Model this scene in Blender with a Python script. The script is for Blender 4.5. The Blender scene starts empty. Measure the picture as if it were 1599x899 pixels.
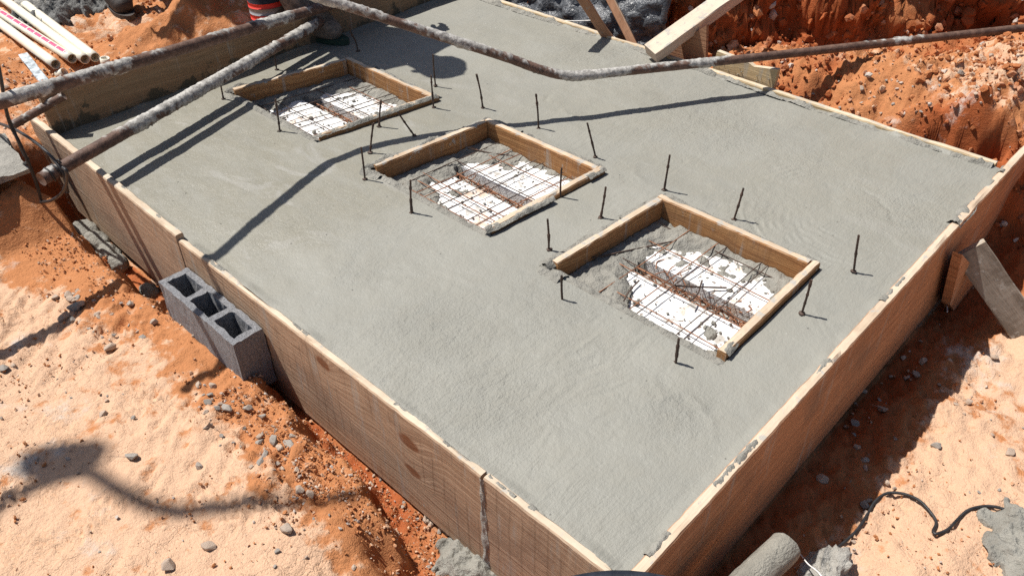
import bpy, bmesh, math, random
import numpy as np
from mathutils import Vector, Matrix, Quaternion

random.seed(7)
RNG = np.random.default_rng(11)
scn = bpy.context.scene
COL = scn.collection

# ------------------------------------------------------------------ camera model (metres; slab corner nearest the camera is the origin)
RM = np.array([[0.6887161223159662, -0.7249143522219327, -0.013010949416338985],
               [-0.46016687427208747, -0.42318023633460683, -0.7804901891750101],
               [0.5602825632524324, 0.5435233845184969, -0.6250326229860664]])
CAM = np.array([-0.74220388, -0.45066691, 1.34266288])
FPX = 1281.3073452148765
PP = np.array([799.5, 449.5])
SUN = np.array([-0.19, 0.50, 1.0])          # towards the sun

def ray(px, py):
    return RM.T @ np.array([px - PP[0], py - PP[1], FPX])
def atz(px, py, z=0.0):
    r = ray(px, py); return CAM + (z - CAM[2]) / r[2] * r
def atx(px, py, x):
    r = ray(px, py); return CAM + (x - CAM[0]) / r[0] * r
def aty(px, py, y):
    r = ray(px, py); return CAM + (y - CAM[1]) / r[1] * r

# ------------------------------------------------------------------ noise
def _h(i, j, k, s):
    n = (i.astype(np.int64) * 374761393 + j.astype(np.int64) * 668265263 + k.astype(np.int64) * 2147483647 + s * 974634777) & 0xffffffff
    n = ((n ^ (n >> 13)) * 1274126177) & 0xffffffff
    n = ((n ^ (n >> 16)) * 2246822519) & 0xffffffff
    return ((n ^ (n >> 15)) & 0xffffff) / float(0xffffff) * 2 - 1
def noise(x, y, z=None, s=0):
    x = np.asarray(x, float); y = np.asarray(y, float)
    z = np.zeros_like(x) if z is None else np.asarray(z, float)
    x = x + 0.37 * z + 17.3; y = y - 0.29 * z + 5.1; 
    i, j, k = np.floor(x), np.floor(y), np.floor(z)
    f, g, h = x - i, y - j, z - k
    f, g, h = f*f*f*(f*(f*6-15)+10), g*g*g*(g*(g*6-15)+10), h*h*(3-2*h)
    r = 0
    for a in (0, 1):
        for b in (0, 1):
            for c in (0, 1):
                r = r + _h(i+a, j+b, k+c, s) * (f if a else 1-f) * (g if b else 1-g) * (h if c else 1-h)
    return r
def fbm(x, y, z=None, s=0, o=4, gain=.5):
    r = 0; a = 1.; q = 1.
    for n in range(o):
        c, sn = math.cos(n*1.1+.3), math.sin(n*1.1+.3)
        r = r + a * noise((x*c - y*sn)*q, (x*sn + y*c)*q, None if z is None else np.asarray(z)*q, s + n*7)
        a *= gain; q *= 2.03
    return r
def sm(a, b, x):
    t = np.clip((x - a) / (b - a), 0, 1); return t*t*(3-2*t)
def gauss(x, y, cx, cy, rx, ry=None):
    ry = ry or rx
    return np.exp(-((x-cx)/rx)**2 - ((y-cy)/ry)**2)

# ------------------------------------------------------------------ object helpers
def tag(o, label=None, cat=None, group=None, kind=None):
    if label: o['label'] = label
    if cat: o['category'] = cat
    if group: o['group'] = group
    if kind: o['kind'] = kind
    return o
def empty(name, loc=(0, 0, 0), rot=(0, 0, 0)):
    o = bpy.data.objects.new(name, None); o.empty_display_size = .05
    o.location = loc; o.rotation_euler = rot; COL.objects.link(o); return o

class MB:
    def __init__(s): s.v = []; s.f = []; s.n = 0; s.at = {}
    def add(s, v, f, **attrs):
        v = np.asarray(v, float); b = s.n
        s.v.append(v); s.n += len(v)
        s.f.extend([tuple(int(i) + b for i in q) for q in f])
        for k, a in attrs.items(): s.at.setdefault(k, []).append((b, np.asarray(a, float)))
        return s
    def build(s, name, m, parent=None, loc=(0, 0, 0), rot=(0, 0, 0), smooth=False):
        me = bpy.data.meshes.new(name)
        V = np.concatenate(s.v) if s.v else np.zeros((0, 3))
        me.from_pydata(V.tolist(), [], s.f); me.update()
        for k, lst in s.at.items():
            arr = np.zeros(len(V), np.float32)
            for b, a in lst: arr[b:b+len(a)] = a
            at = me.attributes.new(k, 'FLOAT', 'POINT'); at.data.foreach_set('value', arr)
        if smooth: me.polygons.foreach_set('use_smooth', [True]*len(me.polygons))
        o = bpy.data.objects.new(name, me); COL.objects.link(o)
        o.location = loc; o.rotation_euler = rot
        if m: me.materials.append(m)
        if parent: o.parent = parent
        return o

def grid_faces(nu, nv, wrap_v=False, keep=None):
    i, j = np.meshgrid(np.arange(nu-1), np.arange(nv if wrap_v else nv-1), indexing='ij')
    j2 = (j+1) % nv
    q = np.stack([i*nv+j, (i+1)*nv+j, (i+1)*nv+j2, i*nv+j2], -1)
    q = q[keep] if keep is not None else q.reshape(-1, 4)
    return q.tolist()

def box(mb, c, s, R=None):
    c = np.array(c); s = np.array(s)/2
    v = np.array([[x, y, z] for x in (-1, 1) for y in (-1, 1) for z in (-1, 1)], float)*s
    if R is not None: v = v @ np.array(R).T
    mb.add(v + c, [(0,1,3,2),(4,6,7,5),(0,4,5,1),(2,3,7,6),(0,2,6,4),(1,5,7,3)])

def frames_along(P):
    P = np.array(P, float); T = np.gradient(P, axis=0); T /= np.linalg.norm(T, axis=1)[:, None]
    u = np.cross(T[0], [0, 0, 1.]); 
    if np.linalg.norm(u) < 1e-3: u = np.cross(T[0], [1., 0, 0])
    U = []
    for t in T:
        u = u - t*(u@t); u /= np.linalg.norm(u); U.append(u.copy())
    U = np.array(U); W = np.cross(T, U)
    return P, T, U, W
def resample(P, step):
    P = np.array(P, float); d = np.r_[0, np.cumsum(np.linalg.norm(np.diff(P, axis=0), axis=1))]
    n = max(2, int(d[-1]/step)+1); t = np.linspace(0, d[-1], n)
    return np.stack([np.interp(t, d, P[:, k]) for k in range(3)], 1)
def spline(P, step):
    P = np.array(P, float); Q = np.vstack([2*P[0]-P[1], P, 2*P[-1]-P[-2]]); out = []
    for i in range(1, len(Q)-2):
        a, b, c, d = Q[i-1:i+3]
        for t in np.linspace(0, 1, 14, endpoint=False):
            out.append(.5*((2*b)+(c-a)*t+(2*a-5*b+4*c-d)*t*t+(3*b-a-3*c+d)*t**3))
    out.append(P[-1]); return resample(out, step)
def tube(mb, P, r, n=10, caps=True, crust=0, seed=0, side=None, crust_fn=None):
    """tube along P; crust > 0 adds lumpy cement on it (height in metres)"""
    P, T, U, W = frames_along(P); m = len(P)
    r = np.broadcast_to(np.asarray(r, float), (m,))
    a = np.linspace(0, 2*np.pi, n, endpoint=False)
    D = U[:, None, :]*np.cos(a)[None, :, None] + W[:, None, :]*np.sin(a)[None, :, None]
    V = P[:, None, :] + D*r[:, None, None]
    at = {}
    if crust > 0:
        X, Y, Z = V[..., 0], V[..., 1], V[..., 2]
        up = D[..., 2]*.55
        k = fbm(X*9, Y*9, Z*9, seed, 2) + up + fbm(X*45, Y*45, Z*45, seed+3, 2)*.45
        if crust_fn is not None: k = k + crust_fn(np.linspace(0, 1, m))[:, None]
        k = k + .35*fbm(X*130, Y*130, Z*130, seed+13, 2); c = sm(.08, .30, k)
        lump = c*(.3+.7*np.abs(fbm(X*70, Y*70, Z*70, seed+5, 3)))*crust + fbm(X*160, Y*160, Z*160, seed+9, 2)*.0006
        V = V + D*lump[..., None]
        at['crust'] = c.reshape(-1)
    V = V.reshape(-1, 3); f = grid_faces(m, n, True)
    if caps:
        f.append(tuple(range(n))[::-1]); f.append(tuple(range((m-1)*n, m*n)))
    mb.add(V, f, **at)
def blob(mb, c, rad, seed=0, sub=3, amp=.25, freq=2.5, flat=None, attrs=None):
    bm = bmesh.new(); bmesh.ops.create_icosphere(bm, subdivisions=sub, radius=1)
    v = np.array([q.co[:] for q in bm.verts]); f = [[q.index for q in p.verts] for p in bm.faces]; bm.free()
    d = 1 + amp*fbm(v[:, 0]*freq, v[:, 1]*freq, v[:, 2]*freq, seed, 3) + amp*.35*fbm(v[:,0]*freq*4, v[:,1]*freq*4, v[:,2]*freq*4, seed+4, 2)
    v = v*d[:, None]*np.array(rad)
    if flat is not None: v[:, 2] = np.maximum(v[:, 2], flat)
    mb.add(v + np.array(c), f)

def ribbon_crust(mb, P, width, h, seed=0, step=.006, thr=-.2, nv=9):
    """rough strip of smeared mortar lying along P, patchy where the noise is low"""
    P = resample(P, step); P, T, U, W = frames_along(P)
    S = np.cross(np.array([0, 0, 1.]), T); S /= np.linalg.norm(S, axis=1)[:, None]
    v = np.linspace(-1, 1, nv)
    wd = width*.5*(1 + .35*noise(P[:, 0]*14, P[:, 1]*14, None, seed))[:, None]
    V = P[:, None, :] + S[:, None, :]*(v[None, :]*wd)[..., None]
    X, Y = V[..., 0], V[..., 1]
    k = fbm(X*13, Y*13, None, seed+2, 3) - thr
    dome = (1 - v**2)[None, :]
    z = h*dome*np.clip(k, -.5, 1.2)*(.7+.5*fbm(X*70, Y*70, None, seed+5, 2)) + .002*fbm(X*120, Y*120, None, seed+6, 2) - .003*(k < 0) - .004*(1-dome)
    V[..., 2] += z
    mb.add(V.reshape(-1, 3), grid_faces(len(P), nv))

# ------------------------------------------------------------------ materials
class NT:
    def __init__(s, name):
        s.m = bpy.data.materials.new(name); s.m.use_nodes = True; s.t = s.m.node_tree
        s.t.nodes.clear(); s.out = s.t.nodes.new('ShaderNodeOutputMaterial')
        s.b = s.t.nodes.new('ShaderNodeBsdfPrincipled'); s.t.links.new(s.b.outputs[0], s.out.inputs[0])
    def n(s, t, **kw):
        q = s.t.nodes.new('ShaderNode'+t)
        for k, v in kw.items():
            if k[0] == '_': setattr(q, k[1:], v)
            else: s.put(q.inputs[k.replace('_', ' ')], v)
        return q
    def put(s, sock, v):
        if hasattr(v, 'is_output') or isinstance(v, bpy.types.NodeSocket): s.t.links.new(v, sock)
        else: sock.default_value = v
    def coord(s, which='Object'): return s.n('TexCoord').outputs[which]
    def map(s, v, sc=(1, 1, 1), loc=(0, 0, 0)):
        q = s.n('Mapping'); s.put(q.inputs['Vector'], v); q.inputs['Scale'].default_value = sc; s.put(q.inputs['Location'], loc); return q.outputs[0]
    def noise(s, v, scale, detail=4, rough=.55, dist=0, out=0):
        return s.n('TexNoise', Vector=v, Scale=scale, Detail=detail, Roughness=rough, Distortion=dist).outputs[out]
    def vor(s, v, scale, feature='F1', out='Distance'):
        return s.n('TexVoronoi', _feature=feature, Vector=v, Scale=scale).outputs[out]
    def ramp(s, f, a, b, lo=0., hi=1.):
        return s.n('MapRange', _interpolation_type='SMOOTHSTEP', Value=f, From_Min=a, From_Max=b, To_Min=lo, To_Max=hi).outputs[0]
    def mix(s, f, a, b, mode='MIX'):
        q = s.t.nodes.new('ShaderNodeMix'); q.data_type = 'RGBA'; q.blend_type = mode
        s.put(q.inputs['Factor'], f)
        for k, v in ((6, a), (7, b)):
            s.put(q.inputs[k], (*v, 1) if isinstance(v, tuple) and len(v) == 3 else v)
        return q.outputs[2]
    def math(s, op, a, b=0., c=0.):
        q = s.t.nodes.new('ShaderNodeMath'); q.operation = op
        s.put(q.inputs[0], a); s.put(q.inputs[1], b); s.put(q.inputs[2], c); return q.outputs[0]
    def attr(s, name): return s.n('Attribute', _attribute_name=name).outputs['Fac']
    def bump(s, h, strength=.5, dist=.01, normal=None):
        q = s.n('Bump', Height=h, Strength=strength, Distance=dist)
        if normal is not None: s.put(q.inputs['Normal'], normal)
        return q.outputs[0]
    def done(s, col, rough=.7, normal=None, spec=.5, metal=0.):
        s.put(s.b.inputs['Base Color'], (*col, 1) if isinstance(col, tuple) and len(col) == 3 else col)
        s.put(s.b.inputs['Roughness'], rough); s.put(s.b.inputs['Metallic'], metal)
        s.b.inputs['Specular IOR Level'].default_value = spec
        if normal is not None: s.put(s.b.inputs['Normal'], normal)
        return s.m

def mat_soil():
    t = NT('clay_soil'); p = t.coord()
    big = t.noise(p, 3.2, 5); mid = t.noise(p, 22, 6, .6); fine = t.noise(p, 160, 4, .65); grit = t.noise(p, 480, 2, .6)
    pale = t.attr('pale'); red = t.attr('red'); cem = t.attr('cem')
    k = t.math('ADD', pale, t.math('MULTIPLY', t.math('SUBTRACT', mid, .5), 2.1))
    c = t.mix(t.ramp(k, .34, .70), (.50, .215, .092), (.66, .435, .29))
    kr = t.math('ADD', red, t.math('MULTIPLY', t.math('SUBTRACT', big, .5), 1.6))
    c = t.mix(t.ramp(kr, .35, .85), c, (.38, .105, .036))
    # grey cement dust, scattered in patches
    kc = t.math('ADD', cem, t.math('MULTIPLY', t.math('SUBTRACT', t.noise(p, 11, 7, .68), .5), 2.0))
    c = t.mix(t.ramp(kc, .40, .85, 0, .9), c, (.58, .53, .475))
    c = t.mix(t.ramp(fine, .3, .7, .0, .30), c, t.mix(.45, c, (.24, .10, .05)))
    sp = t.ramp(t.vor(t.map(p, (1, 1, 1)), 190), .0, .16, 1, 0)
    c = t.mix(t.math('MULTIPLY', sp, t.ramp(mid, .5, .62)), c, (.42, .38, .33))
    wv = t.n('VectorMath', _operation='MULTIPLY_ADD'); t.put(wv.inputs[0], t.noise(p, 9, 4, .6, 0, 1)); wv.inputs[1].default_value = (.10, .10, .10); t.put(wv.inputs[2], p)
    ck = t.ramp(t.vor(wv.outputs[0], 24, 'DISTANCE_TO_EDGE'), .0, .045, 1, 0)
    ck = t.math('MULTIPLY', ck, t.math('MULTIPLY', t.ramp(t.noise(p, 7, 3), .47, .58), t.ramp(pale, .2, .6)))
    c = t.mix(t.math('MULTIPLY', ck, .12), c, (.40, .20, .10))
    mid = t.math('SUBTRACT', mid, t.math('MULTIPLY', ck, .10))
    hgt = t.math('ADD', t.math('MULTIPLY', mid, 1.1), t.math('ADD', t.math('MULTIPLY', fine, .38), t.math('MULTIPLY', grit, .18)))
    return t.done(c, .95, t.bump(hgt, .85, .013), spec=.12)

def mat_slab():
    t = NT('fresh_concrete'); p = t.coord()
    wet = t.attr('wet'); rgh = t.attr('rough')
    big = t.noise(p, 2.3, 5, .6); mid = t.noise(p, 12, 6, .62); fine = t.noise(p, 130, 4, .6); grit = t.noise(p, 420, 3, .6)
    c = t.mix(t.ramp(big, .3, .7), (.248, .246, .217), (.288, .284, .249))
    c = t.mix(t.ramp(mid, .35, .7, 0, .5), c, (.256, .248, .212))
    streak = t.noise(t.map(p, (9, 2.2, 1)), 1.6, 6, .65, .8)
    c = t.mix(t.math('MULTIPLY', wet, t.ramp(streak, .2, .7, .15, .75)), c, (.250, .236, .186))
    c = t.mix(t.math('MULTIPLY', wet, t.ramp(t.noise(t.map(p, (5, 2.5, 1), (3, 1, 0)), 1.3, 7, .6, 1.2), .57, .66, 0, .42)), c, (.36, .352, .325))
    gate = t.ramp(t.noise(p, 4.3, 4, .6), .44, .60)
    wh = t.ramp(t.vor(p, 34), .03, .075, 1, 0); wv = t.ramp(t.noise(p, 21, 2), .50, .56)
    c = t.mix(t.math('MULTIPLY', t.math('MULTIPLY', wh, gate), t.math('MULTIPLY', wv, .75)), c, (.66, .65, .60))
    dk = t.ramp(t.vor(t.map(p, (1, 1, 1), (7, 3, 0)), 27), .03, .085, 1, 0)
    dk = t.math('MULTIPLY', t.math('MULTIPLY', dk, gate), t.ramp(t.noise(p, 17, 2), .48, .54))
    c = t.mix(t.math('MULTIPLY', dk, .6), c, (.12, .115, .10))
    rou = t.math('SUBTRACT', t.ramp(mid, .3, .7, .48, .62), t.math('MULTIPLY', wet, t.ramp(streak, .3, .6, .08, .20)))
    h = t.math('ADD', t.math('MULTIPLY', fine, t.ramp(rgh, 0, 1, .26, .85)), t.math('MULTIPLY', grit, t.ramp(rgh, 0, 1, .16, .36)))
    h = t.math('ADD', h, t.math('MULTIPLY', mid, .9))
    h = t.math('SUBTRACT', h, t.math('MULTIPLY', dk, .5))
    for ang_, sd_, ga, gb in ((.7, 3., .46, .60), (-.5, 9., .54, .42), (1.5, 15., .50, .62)):
        mp = t.n('Mapping', Vector=p); mp.inputs['Rotation'].default_value = (0, 0, ang_); mp.inputs['Scale'].default_value = (7, 40, 1); mp.inputs['Location'].default_value = (sd_, 0, 0)
        st = t.noise(mp.outputs[0], 1., 4, .6, 2.2); gt_ = t.ramp(t.noise(t.map(p, (1, 1, 1), (sd_, sd_, 0)), 1.9, 3, .5), ga, gb)
        h = t.math('ADD', h, t.math('MULTIPLY', t.math('MULTIPLY', st, gt_), .38))
        c = t.mix(t.math('MULTIPLY', gt_, t.ramp(st, .50, .68, 0, .14)), c, (.205, .20, .172))
    return t.done(c, rou, t.bump(h, .9, .0060), spec=.42)

def mat_mortar(name='mortar', base=(.30, .29, .255)):
    t = NT(name); p = t.coord('Object')
    a = t.noise(p, 18, 6, .65); b = t.noise(p, 150, 4, .7)
    c = t.mix(t.ramp(a, .3, .7), tuple(x*.82 for x in base), tuple(min(1, x*1.16) for x in base))
    c = t.mix(t.ramp(b, .55, .75, 0, .4), c, tuple(x*.6 for x in base))
    return t.done(c, .78, t.bump(t.math('ADD', t.math('ADD', a, t.noise(p, 55, 5, .7)), t.math('MULTIPLY', b, .9)), .9, .009), spec=.3)

def mat_wood(name, lo, hi, cement=.2, knots=(), stain=0., wetz=None, saw=.25, dirt=.3, edge=.75, drip=.5):
    t = NT(name); p = t.coord(); rnd = t.n('ObjectInfo').outputs['Random']
    off = t.n('CombineXYZ', X=t.math('MULTIPLY', rnd, 37.), Y=t.math('MULTIPLY', rnd, 11.), Z=t.math('MULTIPLY', rnd, 23.)).outputs[0]
    q = t.n('VectorMath', _operation='ADD'); t.put(q.inputs[0], p); t.put(q.inputs[1], off); q = q.outputs[0]
    warp = t.noise(t.map(q, (1.3, 3, 3)), 1.6, 2, .5)
    sep = t.n('SeparateXYZ', Vector=p)
    X, Y, Z = sep.outputs
    hz = t.math('ADD', t.math('MULTIPLY', Z, 1.0), t.math('MULTIPLY', warp, .10))
    km = None
    for (kx, kz, kr) in knots:
        dx = t.math('MULTIPLY', t.math('SUBTRACT', X, kx), .55); dz = t.math('SUBTRACT', Z, kz)
        d = t.math('SQRT', t.math('ADD', t.math('MULTIPLY', dx, dx), t.math('MULTIPLY', dz, dz)))
        g = t.ramp(d, 0, kr*3.2, 1, 0)
        hz = t.math('ADD', hz, t.math('MULTIPLY', g, kr*1.8))
        k1 = t.ramp(t.math('ADD', d, t.math('MULTIPLY', t.math('SUBTRACT', t.noise(q, 60, 3), .5), kr*.5)), kr*.55, kr*.95, 1, 0)
        km = k1 if km is None else t.math('MAXIMUM', km, k1)
    g1 = t.n('CombineXYZ', X=t.math('MULTIPLY', X, .8), Y=t.math('MULTIPLY', Y, 8.), Z=t.math('MULTIPLY', hz, 120.)).outputs[0]
    q2 = t.n('VectorMath', _operation='ADD'); t.put(q2.inputs[0], g1); t.put(q2.inputs[1], off)
    grain = t.noise(q2.outputs[0], 1.5, 5, .62)
    fib = t.noise(t.map(q, (14, 260, 260)), 1., 3, .6)
    pat = t.noise(q, 5., 4, .6)
    c = t.mix(t.ramp(grain, .26, .72), lo, hi)
    c = t.mix(t.ramp(fib, .3, .75, 0, .35), c, tuple(x*.6 for x in lo))
    c = t.mix(t.ramp(pat, .45, .75, 0, dirt), c, (.17, .115, .085))
    if km is not None:
        c = t.mix(t.math('MULTIPLY', km, .85), c, (.19, .07, .028))
    if saw:
        s1 = t.n('TexWave', _wave_type='BANDS', _bands_direction='X', Vector=q, Scale=9., Distortion=1.2, Detail=2).outputs['Fac']
        c = t.mix(t.math('MULTIPLY', t.ramp(s1, .90, 1.0, 0, saw), t.ramp(pat, .4, .6)), c, tuple(x*.55 for x in lo))
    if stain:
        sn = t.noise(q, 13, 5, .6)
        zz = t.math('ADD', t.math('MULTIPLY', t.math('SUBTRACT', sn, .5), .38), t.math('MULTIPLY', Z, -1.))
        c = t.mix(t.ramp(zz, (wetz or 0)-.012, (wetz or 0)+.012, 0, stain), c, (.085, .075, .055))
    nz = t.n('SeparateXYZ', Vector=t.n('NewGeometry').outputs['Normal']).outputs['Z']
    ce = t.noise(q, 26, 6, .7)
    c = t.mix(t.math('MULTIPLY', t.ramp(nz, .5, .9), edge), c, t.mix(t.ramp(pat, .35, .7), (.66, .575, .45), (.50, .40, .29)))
    th = t.math('ADD', ce, t.math('MULTIPLY', t.ramp(nz, .3, .9), .10))
    c = t.mix(t.ramp(th, .72-cement*.4, .78-cement*.4, 0, .85), c, (.40, .385, .35))
    dr = t.noise(t.map(q, (34, 34, 3.2)), 1., 5, .65); c = t.mix(t.math('MULTIPLY', t.ramp(dr, .56, .68, 0, drip), t.ramp(nz, .5, .1)), c, (.36, .345, .31))
    h = t.math('ADD', t.math('MULTIPLY', grain, .9), t.math('ADD', t.math('MULTIPLY', fib, .5), t.math('MULTIPLY', ce, .3)))
    return t.done(c, .82, t.bump(h, .6, .0035), spec=.2)

def mat_rust(name='rusty_steel', crust=True, base=((.080, .046, .034), (.165, .100, .074))):
    t = NT(name); p = t.coord()
    a = t.noise(p, 35, 5, .65); b = t.noise(p, 190, 4, .65)
    c = t.mix(t.ramp(a, .35, .65), *base)
    c = t.mix(t.ramp(b, .55, .75, 0, .5), c, (.05, .03, .024))
    r = .62
    if crust:
        k = t.attr('crust')
        ck = t.mix(t.ramp(t.noise(p, 60, 5, .7), .35, .65), (.22, .21, .195), (.52, .505, .47))
        c = t.mix(k, c, ck)
    return t.done(c, r, t.bump(t.math('ADD', a, b), .5, .003), spec=.4)

def mat_plain(name, col, rough=.6, scale=60, var=.25, bump=.3, bd=.003, spec=.4, metal=0.):
    t = NT(name); p = t.coord()
    a = t.noise(p, scale, 5, .6); b = t.noise(p, scale*6, 3, .6)
    c = t.mix(t.ramp(a, .3, .7), tuple(x*(1-var) for x in col), tuple(min(1, x*(1+var)) for x in col))
    return t.done(c, rough, t.bump(t.math('ADD', a, b), bump, bd), spec=spec, metal=metal)

def mat_eps():
    t = NT('white_foam'); p = t.coord()
    a = t.noise(p, 22, 6, .65); v = t.vor(p, 210)
    c = t.mix(t.ramp(a, .55, .66, 0, .8), (.72, .72, .71), (.36, .335, .29))
    c = t.mix(t.ramp(t.noise(t.map(p, (1, 1, 1), (4, 2, 0)), 9, 5, .65), .55, .70, 0, .65), c, (.55, .32, .17))
    sp = t.ramp(t.noise(p, 80, 3, .6), .61, .66)
    c = t.mix(sp, c, (.20, .15, .11))
    return t.done(c, .8, t.bump(t.math('ADD', v, a), .35, .003), spec=.3)

def mat_stone():
    t = NT('stone'); p = t.coord(); rnd = t.n('ObjectInfo').outputs['Random']
    a = t.noise(p, 30, 5, .65); b = t.noise(p, 150, 4, .6)
    base = t.mix(rnd, (.36, .325, .285), (.62, .55, .47))
    c = t.mix(t.ramp(a, .35, .65, 0, .7), base, t.mix(t.ramp(rnd, .3, .6), (.36, .33, .30), (.50, .27, .14)))
    c = t.mix(t.ramp(b, .5, .7, 0, .4), c, (.16, .13, .115))
    return t.done(c, .85, t.bump(t.math('ADD', a, b), .6, .004), spec=.25)

M = {}
M['soil'] = mat_soil(); M['slab'] = mat_slab(); M['mortar'] = mat_mortar()
M['mortar_pale'] = mat_mortar('dry_mortar', (.40, .385, .35))
M['board'] = mat_wood('formwork_wood', (.33, .225, .15), (.54, .40, .285), .14, saw=.4, dirt=.6)
M['frame_wood'] = mat_wood('frame_wood', (.30, .135, .052), (.50, .275, .12), .24, saw=.2, dirt=.4)
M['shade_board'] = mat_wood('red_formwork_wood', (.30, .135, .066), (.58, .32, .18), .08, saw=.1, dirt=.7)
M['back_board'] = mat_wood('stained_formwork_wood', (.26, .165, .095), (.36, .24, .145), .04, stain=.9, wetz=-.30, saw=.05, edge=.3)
M['plank'] = mat_wood('pale_timber', (.50, .37, .28), (.66, .54, .45), .2, saw=.2, dirt=.5)
M['batten'] = mat_wood('brown_timber', (.30, .15, .085), (.42, .235, .14), .02, saw=.1)
M['splash_board'] = mat_wood('splashed_timber', (.42, .31, .175), (.60, .46, .28), .2, saw=.15)
M['old_wood'] = mat_wood('grey_weathered_timber', (.17, .14, .11), (.36, .32, .27), .30, saw=.2, dirt=.5)
M['rust'] = mat_rust(); M['rebar'] = mat_rust('dark_rebar', False, ((.050, .034, .027), (.10, .062, .046)))
M['rebar_orange'] = mat_rust('orange_rebar', False, ((.19, .075, .035), (.36, .165, .085)))
M['eps'] = mat_eps(); M['stone'] = mat_stone()
M['block'] = mat_plain('grey_block', (.33, .335, .352), .92, 170, .22, 1., .005, .15)
M['pvc'] = mat_plain('cream_plastic', (.78, .74, .62), .35, 12, .06, .05)
M['pvc_in'] = mat_plain('plastic_bore', (.30, .26, .18), .6)
M['magenta'] = mat_plain('magenta_print', (.62, .06, .18), .5)
M['cable'] = mat_plain('black_rubber', (.022, .022, .024), .5, 80, .4, .2)
M['tub'] = mat_plain('black_tub', (.022, .026, .036), .32, 30, .4, .2)
M['string'] = mat_plain('white_string', (.78, .77, .74), .8)
M['bar'] = mat_plain('chipped_blue_paint', (.42, .47, .50), .6, 40, .5, .3)
M['fragment'] = mat_mortar('weathered_pavement', (.33, .315, .28))
M['core'] = mat_mortar('grey_cylinder', (.30, .285, .245))

# ------------------------------------------------------------------ terrain
_cp = np.array([(-.6, -.5, -.34), (-.2, -.3, -.36), (.3, -.3, -.37), (.8, -.3, -.36), (1.3, -.3, -.37), (1.6, -.25, -.36), (1.3, -.7, -.34), (.7, -.8, -.34),
    (0, -1.2, -.33), (1.9, -.12, -.33), (2.1, -.10, -.23), (2.3, -.10, -.12), (2.0, -.5, -.29), (2.6, -.4, -.08), (3.0, -.7, 0), (2.2, -1.2, -.25), (3.6, -1, .1),
    (1.98, .02, -.27), (2.0, .25, -.22), (2.03, .42, -.10), (2.03, .62, -.06), (2.03, .9, -.07), (2.02, 1.3, -.16), (2.05, 2.0, -.28), (2.05, 2.6, -.25),
    (2.14, .95, .02), (2.28, .75, .07), (2.34, .5, .09), (2.45, .3, .09), (2.62, .12, .12), (2.3, .08, .02), (2.75, -.15, .08), (3.2, -.2, .12), (2.17, .16, .08),
    (2.2, .30, .03), (2.16, .5, .0), (2.6, .6, -.02), (2.5, .9, -.08), (2.3, 1.3, -.12), (3.0, .4, .0), (3.4, .0, .10)])
def _rbf(P):
    D = np.linalg.norm(P[:, None, :2]-P[None, :, :2], axis=2)
    A = np.zeros((len(P)+3,)*2); A[:len(P), :len(P)] = -D + 0*np.eye(len(P))
    Q = np.c_[np.ones(len(P)), P[:, :2]]; A[:len(P), len(P):] = Q; A[len(P):, :len(P)] = Q.T
    return np.linalg.solve(A, np.r_[P[:, 2], 0, 0, 0])
_w = _rbf(_cp)
def rbf(x, y):
    r = _w[-3] + _w[-2]*x + _w[-1]*y
    for (cx, cy, _), w in zip(_cp, _w): r = r - w*np.hypot(x-cx, y-cy)
    return r
_wall = np.array([(2.12, 4.5), (2.14, 2.6), (2.18, 1.75), (2.32, 1.35), (2.62, .98), (2.95, .55), (3.35, .18), (4.2, -.5), (6, -1.8)])
def wall_dist(x, y):
    """signed distance to the foot of the excavated bank, positive into the bank"""
    best = np.full(np.shape(x), 1e9); sg = np.zeros(np.shape(x))
    for (ax, ay), (bx, by) in zip(_wall[:-1], _wall[1:]):
        dx, dy = bx-ax, by-ay; L2 = dx*dx+dy*dy
        t = np.clip(((x-ax)*dx+(y-ay)*dy)/L2, 0, 1)
        d = np.hypot(x-ax-t*dx, y-ay-t*dy); c = -((dx)*(y-ay)-(dy)*(x-ax))
        c = (dx*(y-ay)-dy*(x-ax))
        m = d < best; best = np.where(m, d, best); sg = np.where(m, np.sign(c), sg)
    return best*sg
_crest_y = np.array([-.6, .30, .385, .5, .69, .94, 1.15, 1.35, 1.6, 1.9, 2.26, 2.42, 2.6, 3.0])
_crest_d = np.array([.30, .22, .158, .120, .078, .062, .064, .078, .09, .092, .085, .12, .16, .20])
FR = atz(30, 255, 0.0)
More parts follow.
